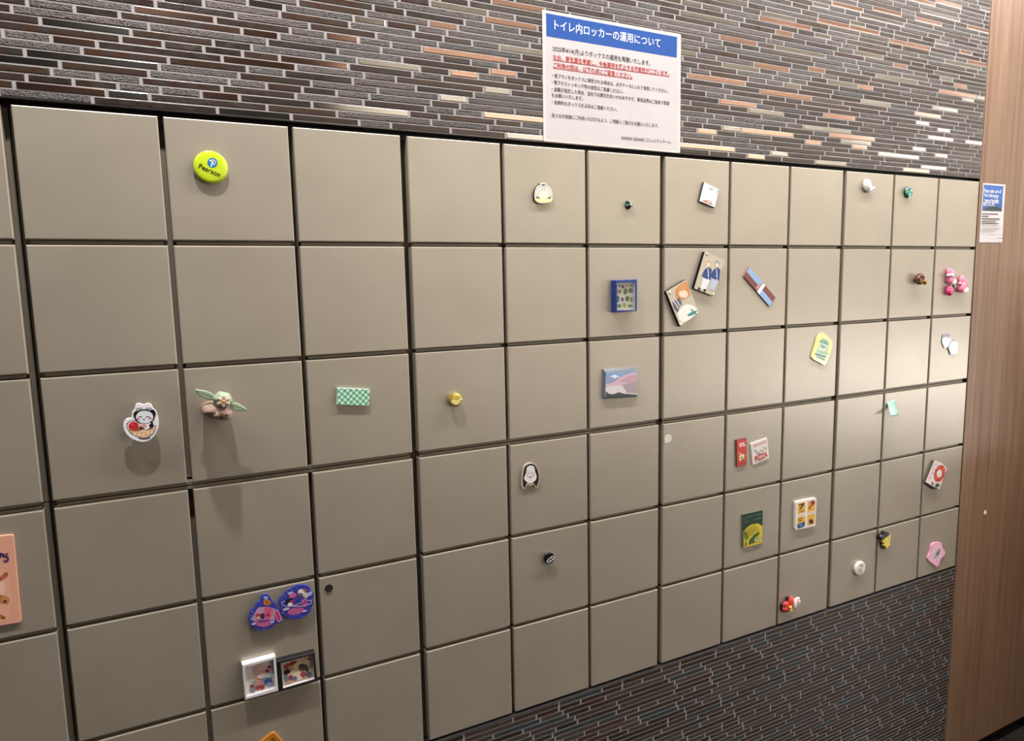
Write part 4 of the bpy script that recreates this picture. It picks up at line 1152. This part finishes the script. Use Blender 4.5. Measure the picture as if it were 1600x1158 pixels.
pr.poly([(-60, 740), (10, 750), (75, 775), (88, 800), (70, 830), (20, 825), (-60, 790)], '#b8774a', sm=2); pr.ell(45, 800, 34, 26, '#c98f58', .2); pr.ell(46, 808, 18, 12, '#5a2a1c', -.2)
pr.poly([(-50, 920), (0, 925), (45, 945), (48, 965), (0, 960), (-50, 955)], '#b8702e', sm=2); pr.ell(32, 952, 14, 10, '#8a4a28')
for pts in ([(-40, 380), (-15, 372), (10, 375), (5, 400), (-10, 415)], [(15, 385), (35, 380), (28, 400), (45, 405), (60, 380), (70, 378)], [(35, 440), (55, 446), (75, 432), (72, 410), (55, 402)]): pr.line(pts, 13, '#43227a')
pr.done()

# 41 amber magnet cut by the bottom edge
t = Thing('amber_magnet', 'amber rounded magnet showing only a corner at the bottom edge', 'magnet', (360, 890, 4.323)).base(285, 1180)
D = .004
c = [t.p(292, 1095, D), t.p(365, 1180, D)]
v = (c[1][0] - c[0][0], c[1][1] - c[0][1]); n = (v[1], -v[0])
q = [c[0], c[1], (c[1][0] + n[0] * 1.1, c[1][1] + n[1] * 1.1), (c[0][0] + n[0] * 1.1, c[0][1] + n[1] * 1.1)]
mb = MB(); mb.prism(roundrect(q, .006), 0, -D, mat('#b9762a', .4), .0005); t.part(mb, 'plate')
pr = Print(t, D); pr.line([(275, 1150), (290, 1140), (300, 1152)], 6, '#4a2a14'); pr.ell(292, 1165, 18, 12, '#6b3a1a'); pr.done()

# 42 laminated A4 notice
t = Thing('laminated_notice', 'laminated white notice with a blue heading and Japanese text above the lockers', 'notice', (830, 0, 4.632)).base(585, 600)
LQ = [(80, 68), (1085, 247), (1079, 1108), (90, 1022)]
D = .0012
mb = MB(); mb.prism(roundrect(t.P(LQ, D), .003), -.0003, -D + .0004, mat('#c9c5c2', .15, 0, .5)); t.part(mb, 'laminate')
PQ = [(104, 82), (1066, 256), (1062, 1092), (110, 1005)]
NP = NT('laminated_paper'); nn = NP.noise((14, 14, 9), 3); NP.b.inputs['Base Color'].default_value = lin('#bcb6b9'); NP.b.inputs['Roughness'].default_value = .5; NP.b.inputs['Coat Weight'].default_value = .8; NP.b.inputs['Coat Roughness'].default_value = .08
bb = NP.n('ShaderNodeBump'); NP.L(nn, bb.inputs['Height']); bb.inputs['Strength'].default_value = .35; bb.inputs['Distance'].default_value = .01; NP.L(bb.outputs[0], NP.b.inputs['Coat Normal'])
mb = MB(); mb.flat(t.P(PQ, D), -D + .0003, NP.m); t.part(mb, 'paper')
pr = Print(t, D - .0002)
pr.poly([(107, 95), (1056, 268), (1053, 418), (110, 262)], '#244f9a', .3); pr.done('heading_band')
pr = Print(t, D); pr.text('トイレ内ロッカーの運用について', 168, 207, 935, 340, '#d3d6de', .012, 1.12); pr.done('heading_lettering')
INK, RED = '#2b2a2c', '#ad2a26'
pr = Print(t, D)
for body, x0, y0, x1, y1, bd in (
        ('2025年4/14(月)よりボックスの運用を再開いたします。', 155, 366, 862, 474, .006),
        ('・歯ブラシをボックスに保管される場合は、必ずケースに入れて保管してください。', 152, 558, 988, 672, .006),
        ('・靴下やストッキング等の保管はご遠慮ください。', 150, 606, 665, 676, .006),
        ('・盗難が発生した場合、当社では責任を負いかねますので、貴重品等はご自身で管理', 150, 656, 998, 760, .006),
        ('をお願いいたします。', 148, 700, 375, 724, .006),
        ('・長期的なボックスの占有はご遠慮ください。', 150, 750, 622, 804, .006),
        ('皆さまが快適にご利用いただけるよう、ご理解とご協力をお願いいたします。', 150, 846, 922, 922, .006),
        ('KANDA SQUARE コミュニティチーム', 655, 1008, 1010, 1040, .004)):
    pr.text(body, x0, y0, x1, y1, INK, bd, 1.12)
pr.done('body_lettering')['kind'] = 'stuff'
pr = Print(t, D)
pr.text('なお、衛生面を考慮し、今後運用を廃止する可能性がございます。', 158, 428, 998, 548, RED, .014, 1.1)
pr.text('ご利用の際は、以下の点にご留意ください。', 160, 486, 732, 566, RED, .014, 1.1)
pr.line([(158, 434), (998, 554)], 4, RED); pr.line([(160, 492), (732, 572)], 4, RED)
pr.done('warning_lettering')

# 43 small notice on the wood wall
t = Thing('belongings_notice', 'narrow white notice with a blue picture on the wood wall', 'notice', (1500, 250, 7.72)).base(390, 640)
D = .0008
mb = MB(); mb.prism(t.P([(281, 277), (548, 297), (508, 996), (233, 994)], D), 0, -D, mat('#ccc7ca', .5)); t.part(mb, 'paper')
pr = Print(t, D)
pr.poly([(288, 297), (524, 316), (502, 621), (267, 612)], '#1d5fae', .3); pr.poly([(267, 612), (300, 590), (350, 565), (400, 548), (450, 565), (505, 590), (502, 621)], '#1b3f4c', .3); pr.poly([(282, 480), (400, 480), (512, 500), (507, 580), (272, 590)], '#1a55a0', .3)
pr.poly([(267, 612), (300, 590), (350, 565), (400, 550), (450, 566), (505, 592), (502, 621)], '#16343c', .3)
pr.done('picture')
pr = Print(t, D + .0004)
pr.text('Please take care of', 290, 390, 496, 402, '#eef0f4', .006, 1.35); pr.text('Your belongings', 285, 440, 462, 456, '#eef0f4', .006, 1.35)
pr.text('ご自身のお荷物の管理を', 282, 516, 468, 522, '#f0f2f6', .014, 1.7); pr.text('お願いいたします。', 278, 552, 418, 556, '#f0f2f6', .014, 1.6)
pr.done('picture_lettering')
pr = Print(t, D + .0002)
rr = random.Random(3)
for x0, x1, y, w, c in ((270, 455, 650, 12, '#4a4648'), (268, 340, 678, 12, '#4a4648'), (266, 470, 708, 12, '#4a4648'), (264, 425, 737, 12, '#4a4648'), (262, 460, 765, 12, '#4a4648'), (262, 482, 806, 6, '#8f8b8c'), (260, 485, 826, 6, '#8f8b8c'), (259, 430, 845, 6, '#8f8b8c'), (258, 398, 865, 6, '#8f8b8c'), (342, 485, 902, 5, '#9a9698'), (455, 490, 943, 9, '#5a6478')):
    x = x0
    while x < x1:
        e = min(x + rr.uniform(8, 24), x1)
        pr.line([(x, y + (x - x0) * .02), (e, y + (e - x0) * .02)], w, c); x = e + rr.uniform(3, 7)
pr.done('fine_print')

# 44 paper scrap on the wood wall
t = Thing('paper_scrap', 'tiny white paper scrap stuck on the wood wall', 'scrap', (1200, 640, 3.9925))
mb = MB(); mb.prism(t.P([(1348, 648), (1352, 634), (1358, 628), (1363, 640), (1361, 652), (1352, 655)], .001), 0, -.001, mat('#e9e6df', .8)); t.only(mb, 1355, 642)
